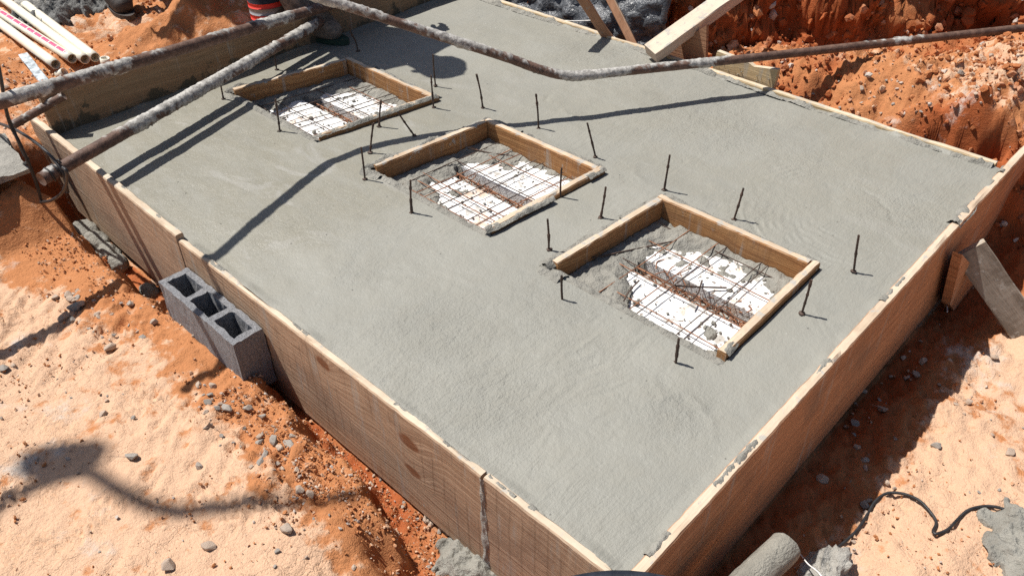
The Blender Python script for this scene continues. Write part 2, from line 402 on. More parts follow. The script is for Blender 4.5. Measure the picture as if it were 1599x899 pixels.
def H(x, y, micro=True):
    x = np.asarray(x, float); y = np.asarray(y, float)
    big = fbm(x*1.6, y*1.6, None, 3, 3); m = fbm(x*7, y*7, None, 21, 4)
    # right trench, back shelf and bank
    r = rbf(np.clip(x, -3, 5), np.clip(y, -3, 5)) + .012*m + .012*big
    r = r - .05*gauss(x, y, 2.09, .13, .07, .10)
    shelf = sm(1.97, 2.1, x)
    r = r + shelf*.022*fbm(x*11, y*11, None, 31, 4)
    # rut across the right-hand ground
    ru = (x - (1.0 + (y+.62)*1.6))*.53
    r = r - .018*np.exp(-(ru/.035)**2)*sm(-.2, -.45, y) + .014*np.exp(-((ru-.09)/.06)**2)*sm(-.2, -.4, y)
    wd = wall_dist(x, y)
    wn = wd + .05*fbm(x*3.2, y*3.2, None, 8, 3)
    r = r + sm(0, .30, wn)*.95 + sm(.3, 1.5, wd)*.2
    ca_ = np.maximum(np.abs((x-2.03)+.25*(y-.17))-.075, np.abs(y-.165)-.115)+.018*fbm(x*20, y*20, None, 12, 3)
    r = r + .11*np.exp(-((ca_-.04)/.05)**2)*sm(2.05, 2.11, x); k_ = sm(.012, -.012, ca_); r = r*(1-k_) - .33*k_
    r = r + .15*gauss(x, y, .30, -.165, .10, .05)
    # left mound
    d = -x - .03; dc = np.interp(y, _crest_y, _crest_d)
    edge = d - dc + .022*fbm(x*14, y*14, None, 5, 3)
    mound = -.205 + .06*np.clip(d-dc, 0, 1.2) + .014*big + .006*m
    led = sm(.62, .70, y)*sm(1.12, 1.0, y)*sm(.006, -.006, (d-dc) - .15 + .05*fbm(x*13, y*13, None, 14, 3) - .03*np.sin(y*9)); mound = mound - .020*led + led*.008*fbm(x*30, y*30, None, 15, 3)
    mound = mound - .10*sm(.62, .30, y)*sm(.36, .08, d-dc)
    tr = -.335 + .012*m
    l = tr + (mound-tr)*sm(-.04, .018, edge)
    pit = atz(612, 880, -.27)
    l = l - .10*gauss(x, y, pit[0], pit[1], .035, .07)
    l = l + .13*sm(.26, .08, np.maximum(np.abs(x-FR[0]+.16)-.04, np.abs(y-FR[1]-.06)))
    # behind the back-left board
    b = -.05 + .02*m + .02*big + .03*np.clip(y-2.8, 0, 3)
    hp = (y-2.9)*.9 + (x-.8)*.35
    b = b + .16*gauss(x, y, .88, 3.02, .30, .20)*sm(-.14, -.06, hp + .03*noise(x*9, y*9, None, 2)) + .05*gauss(x, y, 1.3, 3.2, .4, .3)
    b = b + .03*fbm(x*9, y*9, None, 44, 4)*sm(.3, .7, x)
    # combine
    wb = sm(2.47, 2.60, y - .12*np.clip(-x, 0, 1))*sm(2.25, 2.05, x)
    wl = sm(.12, -.02, x + .8*np.clip(-y-.03, 0, 2))
    z = r*(1-wl) + l*wl
    z = np.where(x < 2.02, z*(1-wb) + b*wb, z*(1-wb)+np.maximum(r, b)*wb)
    inside = sm(.0, .02, x)*sm(.0, .02, y)*sm(1.95, 1.93, x)*sm(2.47, 2.45, y)
    z = z*(1-inside) - .42*inside
    return z
def hit(px, py):
    r = ray(px, py); t = np.linspace(.4, 6.5, 2600)[:, None]/np.linalg.norm(r); P = CAM + t*r
    s = P[:, 2] < H(P[:, 0], P[:, 1]); i = int(np.argmax(s)); return P[i]

def axis(segs):
    out = []
    for a, b, st in segs: out.append(np.arange(a, b, st))
    return np.concatenate(out)
gx = np.r_[-np.geomspace(90, 1.3, 16), axis([(-1.25, -.9, .03), (-.9, .06, .0075), (.06, 1.9, .0125), (1.9, 3.3, .0125), (3.3, 4.6, .03)]), np.geomspace(4.7, 90, 14)]
gy = np.r_[-np.geomspace(90, 1.3, 16), axis([(-1.2, -.75, .03), (-.75, .05, .010), (.05, 2.5, .0085), (2.5, 4.3, .0145), (4.3, 5.6, .05)]), np.geomspace(5.8, 90, 14)]
GX, GY = np.meshgrid(gx, gy, indexing='ij')
near = ((np.abs(GX) < 6) & (np.abs(GY) < 7))
GZ = H(np.clip(GX, -8, 8), np.clip(GY, -8, 8))
far = sm(6, 14, np.hypot(GX, GY)); GZ = GZ*(1-far) + .55*far
# sharper ground: clods, scuffs, boot treads
micro = .0055*fbm(GX*38, GY*38, None, 61, 3) + .0028*fbm(GX*95, GY*95, None, 62, 2)
trn = sm(-.035, -.06, GY)*sm(-.34, -.22, GY)*(GX > 0)*(GX < 2.2)
moundm = sm(-.09, -.16, GX)*sm(2.6, 2.3, GY)
treads = 0
for k in range(60):
    cx, cy = RNG.uniform(-.80, -.16), RNG.uniform(.45, 2.1); an = RNG.uniform(0, math.pi); lam = RNG.uniform(.020, .030)
    u = (GX-cx)*math.cos(an)+(GY-cy)*math.sin(an); w = -(GX-cx)*math.sin(an)+(GY-cy)*math.cos(an)
    wob = .008*noise(GX*22, GY*22, None, 90+k)
    treads = treads + np.exp(-(u/.10)**4-(w/.038)**4)*np.sign(np.sin((u+np.abs(w)*.7+wob)*2*math.pi/lam))*np.clip(.6+noise(GX*16, GY*16, None, 50+k), 0, 1)
scuff = fbm((GX*.75+GY*.66)*16, (-GX*.66+GY*.75)*46, None, 71, 3)
GZ = GZ + near*(micro*(1-.62*moundm+1.1*trn) + moundm*(.0048*treads + .0085*scuff*sm(-.3, .3, noise(GX*5, GY*5, None, 72))))
pos = np.stack([GX, GY, GZ], -1)
# lumpy bank face: push along the surface normal
dxs = np.gradient(pos, axis=0); dys = np.gradient(pos, axis=1); nrm = np.cross(dxs, dys); nrm /= np.linalg.norm(nrm, axis=2)[..., None]+1e-12
wd = wall_dist(GX, GY); face = sm(-.10, .06, wd)*near*sm(1.98, 2.1, GX)
rdg = lambda f_, sd, o: (.5-np.abs(fbm(GX*f_, GY*f_, GZ*f_, sd, o)))
lump = .12*rdg(4.5, 81, 2) - .03 + .055*rdg(12, 83, 3) + .030*rdg(30, 85, 2) + .012*fbm(GX*60, GY*60, GZ*60, 88, 2)
pos = pos + nrm*(face*lump)[..., None]
shelfm = sm(1.97, 2.06, GX)*(1-face)
pos[..., 2] += near*shelfm*(.012*fbm(GX*26, GY*26, None, 86, 3) + .007*fbm(GX*60, GY*60, None, 87, 2))
trenchm = sm(-.02, -.05, GX)*sm(-.13, -.09, GX)
# surface kinds: pale trodden dust, raw red clay, cement dust, painted shade under the right board
dleft = -GX-.03-np.interp(GY, _crest_y, _crest_d)
n1 = fbm(GX*3.5, GY*3.5, None, 91, 4); 
pale = .30 + .25*n1
pale = np.where((GX < -.03), .16 + .75*sm(.03, .24, dleft - .07*sm(.8, 1.9, GY) + .06*n1), pale)
pale = np.where(GX < -.03, pale + (.14*fbm(GX*2.6+3, GY*2.6, None, 96, 4) + .16*fbm(GX*14, GY*14, None, 97, 3))*sm(.05, .2, dleft), pale)
pale = np.where((GY < -.03), .85 + .3*n1, pale)
pale = np.where((GX > 1.97), .04 + .25*n1 + .34*sm(-.01, .10, GZ)*(1-face), pale)
pale = np.where(GY > 2.5, .50 + .35*n1, pale)
red = np.where(GX < -.03, .75*sm(.01, -.03, dleft), .15)
red = np.where(GX > 1.97, .42 + .35*face + .5*sm(2.3, 2.05, GX)*sm(.45, .2, GY), red)
red = np.where(GY < -.03, .05 + .55*sm(1.75, 2.1, GX) + .75*sm(-.24, -.12, GY + .05*n1), red); pale = pale - 1.1*np.where(GY < -.03, sm(-.25, -.13, GY + .05*n1), 0)*(GX < 2)  # band under the right board painted darker and redder, deepening the board's shadow
cem = .05 + 0*GX
def cm(px, py, z, r, a=.5):
    global cem
    q = atz(px, py, z); cem = np.maximum(cem, a*np.exp(-((GX-q[0])**2+(GY-q[1])**2)/r**2))
for a in ((110, 650, -.2, .130, .50), (60, 730, -.2, .130, .55), (150, 840, -.2, .130, .45), (20, 640, -.2, .08, .5), (250, 640, -.2, .05, .35), (30, 540, -.2, .10, .5), (20, 420, -.2, .06, .4),
          (1520, 560, -.35, .14, .6), (1560, 600, -.35, .16, .45), (1330, 700, -.36, .10, .25), (1440, 520, -.36, .12, .35), (1300, 880, -.36, .10, .5), (1550, 700, -.3, .12, .4),
          (1480, 130, .1, .12, .5), (1560, 90, .12, .10, .6), (1400, 140, .1, .1, .45), (1500, 170, .05, .07, .7), (1420, 195, -.05, .05, .7), (1320, 180, -.02, .1, .35),
          (20, 130, -.05, .12, .5), (95, 40, -.03, .2, .5), (170, 50, -.03, .12, .5)): cm(*a)
face_keep = np.ones((len(gx)-1, len(gy)-1), bool)
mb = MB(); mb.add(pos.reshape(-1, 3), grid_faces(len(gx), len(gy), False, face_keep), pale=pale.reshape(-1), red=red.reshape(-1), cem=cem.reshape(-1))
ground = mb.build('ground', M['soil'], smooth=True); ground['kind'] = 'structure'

# ------------------------------------------------------------------ slab with three openings
X0, X1 = .576, 1.082
KN = [((.158), (.166)), ((.712), (.685)), ((.925), (.895)), ((1.475), (1.420)), ((1.745), (1.668)), ((2.310), (2.206))]
SX, SY = 1.94, 2.46
XE, YE = -.011, -.012
def lines(a, b, st): return np.linspace(a, b, max(2, int(round((b-a)/st))+1))[:-1]
sx = np.r_[lines(XE-.004, X0, .0046), lines(X0, X1, .0046), lines(X1, SX, .0046), SX]
ix0 = len(lines(XE-.004, X0, .0046)); ix1 = ix0 + len(lines(X0, X1, .0046))
kn0 = [YE-.004]+[k[0] for k in KN]+[SY]; kn1 = [YE-.004]+[k[1] for k in KN]+[SY]
tt = np.clip((sx-X0)/(X1-X0), 0, 1)
rows = []; idx = []
for a in range(len(kn0)-1):
    n = int(round((kn0[a+1]-kn0[a])/.0046)); idx.append(sum(len(r) for r in rows))
    rows.append([a + q/n for q in range(n)])
yp = np.array(sum(rows, []) + [len(kn0)-1.0]); idx.append(len(yp)-1)
ybase0 = np.interp(yp, range(len(kn0)), kn0); ybase1 = np.interp(yp, range(len(kn1)), kn1)
SXg = np.repeat(sx[:, None], len(yp), 1); SYg = ybase0[None, :]*(1-tt[:, None]) + ybase1[None, :]*tt[:, None]
def w2(px, py): q = atz(px, py, 0); return q[0], q[1]
def slab_z(x, y):
    z = .0032*fbm(x*2.2, y*2.2, None, 101, 3) + .0011*fbm(x*9, y*9, None, 102, 3)
    rg = 0*x
    def patch(px, py, r, a=1.):
        nonlocal rg
        cx, cy = w2(px, py); rg = np.maximum(rg, a*np.exp(-(((x-cx)**2+(y-cy)**2)/r**2)))
    for a in ((690, 520, .17), (760, 620, .16), (640, 600, .12, .7), (860, 480, .14, .7), (1120, 190, .26, .9), (1250, 250, .2, .6), (1400, 330, .16, .8), (1050, 640, .10, .8), (900, 560, .2, .5), (960, 90, .3, .6), (1200, 330, .2, .4), (560, 420, .1, .6)): patch(*a)
    z = z + (.14+rg)*(.0010*fbm(x*44, y*44, None, 104, 3) + .0008*np.minimum(0, fbm(x*30, y*30, None, 105, 2)+.2))
    def arc(px, py, r0, r1, a0, a1, lam, amp, seed):
        nonlocal z
        cx, cy = w2(px, py); d = np.hypot(x-cx, y-cy); an = np.degrees(np.arctan2(y-cy, x-cx)); an = (an-a0) % 360
        w = sm(r0, r0+.03, d)*sm(r1, r1-.04, d)*sm(0, 25, an)*sm(a1, a1-25, an)*np.clip(.6+.9*fbm(x*5, y*5, None, seed, 2), 0, 1)
        ph = (d+.020*noise(x*5, y*5, None, seed+1)+.003*noise(x*25, y*25, None, seed+2))*math.pi/lam
        z = z + 2.9*amp*w*(.6-np.abs(np.sin(ph))**.6)*np.clip(.35+noise(an*.10, d*30, None, seed+3)*1.5, 0, 1.1)
    arc(1335, 345, .10, .36, 40, 190, .024, .0011, 1); arc(1345, 330, .10, .26, 60, 150, .020, .0009, 2)
    arc(1500, 480, .12, .42, 60, 150, .021, .0010, 3); arc(1010, 215, .16, .24, 60, 260, .034, .0009, 4)
    arc(820, 430, .22, .52, 180, 150, .028, .0009, 5); arc(1060, 760, .15, .42, 60, 120, .030, .0008, 6)
    arc(560, 560, .1, .4, -30, 120, .030, .0007, 7); arc(1150, 480, .33, .5, -60, 80, .030, .0008, 8); arc(1000, 20, .2, .8, 180, 120, .032, .0009, 9)
    # dragged ridges and drips left by the float
    for (ax, ay, bx, by, wv, am) in ((560, 440, 735, 430, .012, .0022), (430, 445, 620, 345, .02, .0016), (1010, 660, 1075, 610, .010, .003), (1075, 610, 1110, 690, .010, .0028), (1015, 590, 1100, 640, .012, .0022),
                                     (1355, 295, 1392, 345, .007, -.004), (1080, 75, 1130, 95, .01, .0016), (858, 165, 940, 225, .012, .0024), (980, 110, 1090, 102, .008, -.002), (850, 160, 870, 148, .010, -.004), (985, 255, 1010, 285, .010, .002)):
        a = np.array(w2(ax, ay)); b = np.array(w2(bx, by)); e = b-a; L = np.hypot(*e); e /= L
        u = (x-a[0])*e[0]+(y-a[1])*e[1]; v = -(x-a[0])*e[1]+(y-a[1])*e[0] + .03*noise(u*9, u*0+ax, None, 3) + .006*noise(u*40, u*0+ax, None, 4)
        z = z + am*np.exp(-(v/wv)**2)*sm(-.02, .03, u)*sm(L+.02, L-.03, u)*(.6+.4*noise(x*40, y*40, None, 7))
    return z, rg
SZ, RG = slab_z(SXg, SYg)
edge = np.minimum(np.minimum(SXg-XE, SX-SXg), np.minimum(SYg-YE, SY-SYg))
SZ = SZ + .006*sm(.025, 0, edge)*(.5+.8*noise(SXg*18, SYg*18, None, 130))
SZ = SZ + .004*fbm(SXg*40, SYg*40, None, 131, 2)*sm(.03, 0, SX-SXg)
a = np.array(w2(430, 470)); b = np.array(w2(640, 320)); e = (b-a)/np.hypot(*(b-a))
sd = -((SXg-a[0])*e[1]*-1 + (SYg-a[1])*e[0]*-1)
sd = (SYg-a[1])*e[0] - (SXg-a[0])*e[1]
WET = sm(-.16, .22, sd + .18*fbm(SXg*4, SYg*4, None, 140, 4))*sm(1.5, .9, SXg)
WET = np.maximum(WET, .35*sm(.2, .6, fbm(SXg*2.5, SYg*2.5, None, 141, 3)))
ci, cj = np.meshgrid(np.arange(len(sx)-1), np.arange(len(yp)-1), indexing='ij')
keep = np.ones(ci.shape, bool)
for q in (1, 3, 5): keep &= ~((ci >= ix0) & (ci < ix1) & (cj >= idx[q]) & (cj < idx[q+1]))
mb = MB(); mb.add(np.stack([SXg, SYg, SZ], -1).reshape(-1, 3), grid_faces(len(sx), len(yp), False, keep), wet=WET.reshape(-1), rough=RG.reshape(-1))
slab = mb.build('concrete_slab', M['slab'], smooth=True)
def skirt(pts, zb):
    m2 = MB(); n = len(pts); v = [(x, y, -.004) for x, y in pts] + [(x, y, zb) for x, y in pts]
    m2.add(v, [(i, (i+1) % n, n+(i+1) % n, n+i) for i in range(n)]); return m2
tag(slab, 'wet grey concrete slab freshly poured and trowelled inside the timber formwork', 'concrete slab')
sk = MB()
E_ = .0015
for pts, zb in [([(XE+E_, YE+E_), (SX-E_, YE+E_), (SX-E_, SY-E_), (XE+E_, SY-E_)], -.30)] + [([(X0-E_, KN[q][0]-E_), (X1+E_, KN[q][1]-E_), (X1+E_, KN[q+1][1]+E_), (X0-E_, KN[q+1][0]+E_)], -.12) for q in (0, 2, 4)]:
    s2 = skirt(pts, zb); sk.add(s2.v[0], s2.f)
sk.build('slab_side', M['slab'], slab)

# ------------------------------------------------------------------ boards
def board(name, a, b, z0, z1, th, m, parent=None, seed=0, chip=.003, warp=.0):
    """upright board whose INNER face runs from a to b (xy), thickness th to the right-hand side of a->b; local X along it, Z up, Y across"""
    a = np.array(a, float); b = np.array(b, float); L = np.hypot(*(b-a)); ang = math.atan2(b[1]-a[1], b[0]-a[0])
    nx = max(2, int(L/.012)); xs = np.linspace(0, L, nx); h = z1-z0
    prof = [(0, h-.004), (-.003, h), (-th*.5, h+.0006), (-th+.003, h), (-th, h-.004), (-th, h*.66), (-th, h*.33), (-th, 0), (0, 0), (0, h*.33), (0, h*.66)]
    n = len(prof); V = np.zeros((nx, n, 3)); V[..., 0] = xs[:, None]
    for j, (y, z) in enumerate(prof):
        top = z > h*.9
        nz = fbm(xs*34, xs*0+j*.25, None, seed+1, 3)*chip*.45
        nick = np.minimum(0, noise(xs*11, xs*0+3+(0 if abs(y) < th*.5 else 4), None, seed+3)+.55)*.012*(chip/.003)
        V[:, j, 1] = y + (nz*.5 if top else 0) + (np.where(abs(y) < th*.5, nick, -nick)*.5 if top and j in (0, 1, 3, 4) else 0)
        V[:, j, 2] = z + (nz*.7 + (nick if j in (0, 1, 3, 4) else 0) if top else 0)
    V[..., 1] += (warp*np.sin(xs/L*math.pi))[:, None]
    m2 = MB(); f = grid_faces(nx, n, True); f += [tuple(range(n)), tuple(range((nx-1)*n, nx*n))[::-1]]
    m2.add(V.reshape(-1, 3), [tuple(q)[::-1] for q in f])
    loc = Vector((a[0], a[1], z0))
    return m2.build(name, m, parent, loc, (0, 0, ang))

FG = 'outer formwork boards around the slab'
def crust_child(parent, segs, seed, m='mortar', w=.018, h=.005, thr=-.1):
    """mortar smeared on the top of a board: parts of the board"""
    for i, (p, q) in enumerate(segs):
        mb = MB(); ribbon_crust(mb, [p, q], w, h, seed+i*11, thr=thr)
        o = mb.build('mortar_smear', M[m], None, smooth=True); o.parent = parent; o.matrix_parent_inverse = parent.matrix_basis.inverted()

def knot_local(px, py, a, z0):
    q = atx(px, py, -.03); return (a[1]-q[1], q[2]-z0)
kb = [(.66, .20, .03), (.40, .21, .024)]
k1 = knot_local(505, 567, (0, 1.555), -.315); k2 = knot_local(638, 690, (0, 1.555), -.315); k3 = knot_local(645, 735, (0, 1.555), -.315)
M['knot_board'] = mat_wood('knotty_formwork_wood', (.32, .205, .13), (.54, .395, .275), .13, knots=[(*k1, .021), (*k2, .026), (*k3, .020)], saw=.5, dirt=.55)
# left run; a -> b goes towards the camera so that the right-hand side is... outside
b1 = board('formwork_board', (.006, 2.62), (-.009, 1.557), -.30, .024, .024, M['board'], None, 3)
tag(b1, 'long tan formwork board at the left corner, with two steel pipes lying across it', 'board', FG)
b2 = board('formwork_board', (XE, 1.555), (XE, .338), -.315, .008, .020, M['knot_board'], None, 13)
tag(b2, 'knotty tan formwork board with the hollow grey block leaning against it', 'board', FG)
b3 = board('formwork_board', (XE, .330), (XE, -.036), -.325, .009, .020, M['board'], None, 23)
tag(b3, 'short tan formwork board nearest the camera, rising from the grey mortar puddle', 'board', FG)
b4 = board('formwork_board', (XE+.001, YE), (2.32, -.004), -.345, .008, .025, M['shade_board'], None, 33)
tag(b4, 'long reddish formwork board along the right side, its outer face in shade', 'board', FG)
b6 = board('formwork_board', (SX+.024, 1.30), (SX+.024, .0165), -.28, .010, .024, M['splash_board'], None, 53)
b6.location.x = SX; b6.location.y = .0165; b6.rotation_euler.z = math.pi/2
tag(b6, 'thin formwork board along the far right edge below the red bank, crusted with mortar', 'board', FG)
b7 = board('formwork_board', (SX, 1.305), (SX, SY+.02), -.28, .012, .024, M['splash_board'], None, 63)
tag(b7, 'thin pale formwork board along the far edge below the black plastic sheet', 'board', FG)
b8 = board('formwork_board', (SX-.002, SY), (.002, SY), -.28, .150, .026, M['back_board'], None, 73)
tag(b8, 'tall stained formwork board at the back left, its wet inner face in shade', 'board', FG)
# b7 and b8 have their outside on the right-hand side of their direction
def P3(x, y, z): return np.array([x, y, z], float)
crust_child(b1, [(P3(-.010, 2.0, .024), P3(-.010, 1.90, .024)), (P3(-.016, 1.72, .024), P3(-.018, 1.60, .024))], 200, thr=.05)
crust_child(b2, [(P3(-.018, 1.5, .008), P3(-.02, 1.30, .008)), (P3(-.016, 1.1, .008), P3(-.016, .95, .008)), (P3(-.016, .62, .008), P3(-.016, .50, .008)), (P3(-.020, .46, .009), P3(-.018, .345, .008))], 210, thr=-.05)
crust_child(b3, [(P3(-.020, .325, .009), P3(-.020, .25, .009)), (P3(-.016, .22, .009), P3(-.018, .12, .009))], 220, thr=-.1)
crust_child(b4, [(P3(.27, -.022, .008), P3(.54, -.022, .008)), (P3(.05, -.018, .008), P3(.12, -.018, .008)), (P3(.70, -.018, .008), P3(.76, -.018, .008)), (P3(1.05, -.016, .008), P3(1.18, -.016, .008))], 230, thr=-.25)
crust_child(b4, [(P3(1.52, -.014, .004), P3(1.72, -.012, .004))], 245, w=.042, h=.012, thr=-.7)
crust_child(b4, [(P3(1.90, -.014, .004), P3(1.96, -.014, .004))], 246, w=.036, h=.010, thr=-.7)
crust_child(b6, [(P3(SX-.012, .02, .004), P3(SX-.010, .62, .004)), (P3(SX-.008, .55, .006), P3(SX-.006, 1.28, .006))], 250, w=.032, h=.016, thr=-.25)
crust_child(b7, [(P3(SX-.004, 1.31, .006), P3(SX-.004, 1.9, .006)), (P3(SX-.010, 1.8, .004), P3(SX-.010, 2.44, .004))], 260, w=.035, h=.014, thr=-.2)
j = MB()
zz = np.linspace(-.32, .006, 60); yy = np.linspace(-1, 1, 7)
V = np.stack([(-.0315 - .004*(1-yy[None, :]**2)*(.6+.8*noise(zz[:, None]*60+0*yy, yy[None, :]*2+0*zz[:, None], None, 5))), .334+yy[None, :]*(.009+.004*noise(zz*25, zz*0, None, 6))[:, None], zz[:, None]+0*yy], -1)
j.add(V.reshape(-1, 3), grid_faces(60, 7)); o = j.build('joint_mortar', M['mortar_pale'], b3, smooth=True); o.matrix_parent_inverse = b3.matrix_basis.inverted()

# ------------------------------------------------------------------ opening frames with foam, joist, mesh
def opening(q, word, mask, nbars, seed, labels):
    A = (X0, KN[q+1][0]); B = (X1, KN[q+1][1]); C_ = (X1, KN[q][1]); D = (X0, KN[q][0])
    cx, cy = (X0+X1)/2, (A[1]+D[1]+B[1]+C_[1])/4
    root = empty('opening_frame', (cx, cy, 0)); tag(root, labels['frame'], 'timber frame', 'timber frames boxing out the openings')
    inv = Matrix.Translation((-cx, -cy, 0))
    def fb(a, b, z1, sd, m=M['frame_wood']):
        a = np.array(a, float); b = np.array(b, float); d = (b-a)/np.hypot(*(b-a)); nn = np.array([-d[1], d[0]])
        # a -> b has the outside on its right: shift so the outer face is at a..b
        o = board('frame_board', a + nn*.024, b + nn*.024, -.115, z1, .024, m, None, sd, .0035)
        o.parent = root; o.matrix_parent_inverse = inv; return o
    e = .0035
    f1 = fb((A[0]+e, A[1]-e), (D[0]+e, D[1]+e), -.009, seed)              # near left
    dv = np.array(C_)-np.array(D); dv /= np.hypot(*dv)
    f2 = fb(np.array(D)+dv*.0285+np.array([0, e]), np.array(C_)+np.array([-e, e]), .020, seed+1)   # near right
    f3 = fb(np.array(C_)+np.array([-e, .0285]), np.array(B)+np.array([-e, -e]), .018, seed+2)       # far right
    dv = np.array(A)-np.array(B); dv /= np.hypot(*dv)
    f4 = fb(np.array(B)+dv*.0285+np.array([0, -e]), np.array(A)-dv*.0285+np.array([0, -e]), .018, seed+3)
    def cr(par, pts, w, h, thr, sd):
        for i, (p, r) in enumerate(pts):
            mb = MB(); ribbon_crust(mb, [p, r], w, h, sd+i*5, thr=thr)
            o = mb.build('mortar_smear', M['mortar'], None, smooth=True); o.parent = par
            o.matrix_parent_inverse = (root.matrix_basis @ inv @ par.matrix_basis).inverted()
    p3 = lambda p, z, dx=0, dy=0: np.array([p[0]+dx, p[1]+dy, z])
    cr(f1, [(p3(A, -.002, .014, .012), p3(D, -.002, .014, .0))], .036, .0065, -.8, seed+10)
    cr(f1, [(p3(A, .001, -.002, .004), p3(A, .001, .0, -.07))], .05, .012, -.5, seed+15)
    def lerp3(p, r, t, z): return np.array([p[0]+(r[0]-p[0])*t, p[1]+(r[1]-p[1])*t, z])
    if word == 'far':
        cr(f2, [(p3(D, .0185, .005, .0125), p3(C_, .0185, -.005, .0125))], .027, .005, -.95, seed+20)
    elif word == 'mid':
        cr(f2, [(p3(D, .0185, .005, .0125), p3(C_, .0185, -.24, .0125)), (p3(C_, .018, -.08, .012), p3(C_, .018, 0, .012))], .027, .006, -.85, seed+20)
    else:
        cr(f2, [(p3(D, .017, .03, .012), p3(C_, .017, -.36, .012))], .028, .008, -.3, seed+20)
    cr(f3, [(p3(C_, .010, .004, .02), p3(B, .010, .004, 0)), (lerp3(B, C_, .02, .015), lerp3(B, C_, .3, .015))], .03, .012, -.05, seed+30)
    cr(f4, [(lerp3(B, A, .0, .014), lerp3(B, A, .35, .014)), (p3(A, .008, .0, -.005), p3(A, .008, .055, -.008)), (lerp3(B, A, .4, .012), lerp3(B, A, 1., .012))], .036, .014, .02, seed+40)
    # interior
    zi = -.064
    ins = .030
    def xy(u, v):
        x = X0+ins+u*(X1-X0-2*ins); t = (x-X0)/(X1-X0)
        ya = D[1]+(C_[1]-D[1])*t+ins; yb = A[1]+(B[1]-A[1])*t-ins
        return x, ya+v*(yb-ya)
    def slabpiece(u0, u1, zt, zb, sd, hole=None):
        mb = MB(); nu, nv = 14, 36
        U, Vv = np.meshgrid(np.linspace(u0, u1, nu), np.linspace(-.0, 1.0, nv), indexing='ij'); x, y = xy(U, Vv)
        z = zt + .0015*fbm(x*25, y*25, None, sd, 3); top = np.stack([x, y, z], -1); bot = top.copy(); bot[..., 2] = zb
        mb.add(top.reshape(-1, 3), grid_faces(nu, nv))
        def side(a, b): mb.add(np.concatenate([a, b]), [(i, i+1, len(a)+i+1, len(a)+i) for i in range(len(a)-1)])
        side(top[0], bot[0]); side(bot[-1], top[-1]); side(bot[:, 0], top[:, 0]); side(top[:, -1], bot[:, -1])
        mb.add(bot.reshape(-1, 3), [f[::-1] for f in grid_faces(nu, nv)])
        return mb
    uj0, uj1 = mask['joist']
    o = slabpiece(0, uj0, zi, -.16, seed+50).build('foam_block', M['eps']); tag(o, labels['foam_near'], 'foam block', 'white foam blocks in the openings')
    o = slabpiece(uj1, 1, zi+.004, -.16, seed+51).build('foam_block', M['eps']); tag(o, labels['foam_far'], 'foam block', 'white foam blocks in the openings')
    o = slabpiece(uj0+.004, uj1-.004, -.100, -.158, seed+52).build('concrete_joist', M['mortar_pale']); tag(o, labels['joist'], 'joist', 'precast joists between the foam blocks')
    # spilt mortar covering the margins of the foam
    U, Vv = np.meshgrid(np.linspace(0, 1, 92), np.linspace(0, 1, 100), indexing='ij'); x, y = xy(U, Vv)
    u0, u1, v0, v1 = mask['box']
    inside = np.minimum(np.minimum(U-u0, u1-U), np.minimum(Vv-v0, v1-Vv))
    for (eu, ev, er) in mask.get('corner', ()):
        inside = np.minimum(inside, np.hypot(U-eu, Vv-ev)-er)
    inside = inside + .075*fbm(x*13, y*13, None, seed+60, 4)
    for (eu, ev, er) in mask.get('splat', ()):
        inside = np.minimum(inside, (np.hypot((U-eu), Vv-ev)-er) + .05*fbm(x*40, y*40, None, seed+61, 3))
    z = zi + .016*sm(0, -.14, inside) + .0035*fbm(x*26, y*26, None, seed+62, 4)*sm(.02, -.05, inside) + .0020*fbm(x*85, y*85, None, seed+63, 2) + .004
    z = np.where(inside > 0, zi - .075*sm(0, .02, inside) + .004, z)
    jm = (U > uj0-.0) & (U < uj1+.0); z = np.where(jm & (inside > -.015), -.118, z)
    mb = MB(); mb.add(np.stack([x, y, z], -1).reshape(-1, 3), grid_faces(92, 100))
    o = mb.build('spilt_mortar', M['mortar'], smooth=True); tag(o, labels['spill'], 'mortar', 'mortar spilt inside the openings')
    cr_ = MB(); r2 = random.Random(seed+7)
    for k in range(150):
        uu, vv = r2.uniform(max(0, u0-.02), min(1, u1+.02)), r2.uniform(max(0, v0), v1)
        if uj0-.01 < uu < uj1+.01: continue
        q_ = r2.uniform(.0012, .0055)*(1 if r2.random() < .85 else 1.8); blob(cr_, (*xy(uu, vv), zi+.003+q_*.3), (q_, q_*r2.uniform(.6, 1.2), q_*.6), k, 1, .3)
    oc_ = cr_.build('mortar_crumbs', M['mortar'], o, smooth=True); oc_['kind'] = 'stuff'
    # welded mesh
    me = empty('rebar_mesh', (cx, cy, 0)); tag(me, labels['mesh'], 'rebar mesh', 'rebar meshes in the openings')
    minv = Matrix.Translation((-cx, -cy, 0))
    rr = random.Random(seed)
    def bar(p0, p1, r=.0016, m='rebar', bend=.004, nm='mesh_bar'):
        P = resample([p0, ((p0[0]+p1[0])/2+rr.uniform(-bend, bend), (p0[1]+p1[1])/2+rr.uniform(-bend, bend), (p0[2]+p1[2])/2+rr.uniform(-bend, bend*.3)), p1], .03)
        mb = MB(); tube(mb, P, r*(1+.12*np.sin(np.arange(len(P))*2.1)), 6); o = mb.build(nm, M[m], me, smooth=True); o.matrix_parent_inverse = minv
    zb = zi + .017
    for v in nbars['v']:
        bar((*xy(-.0, v), zb+.004), (*xy(1.0, v+rr.uniform(-.015, .015)), zb+.005), m='rebar' if rr.random() < .75 else 'rebar_orange')
    for u in nbars['u']:
        bar((*xy(u, -.0), zb-.002), (*xy(u+rr.uniform(-.02, .02), 1.), zb-.001), m='rebar' if rr.random() < .6 else 'rebar_orange')
    for (ua, va, ub, vb) in nbars.get('loose', ()):
        bar((*xy(ua, va), zb+.014), (*xy(ub, vb), zb-.004), .0024, 'rebar', .012)
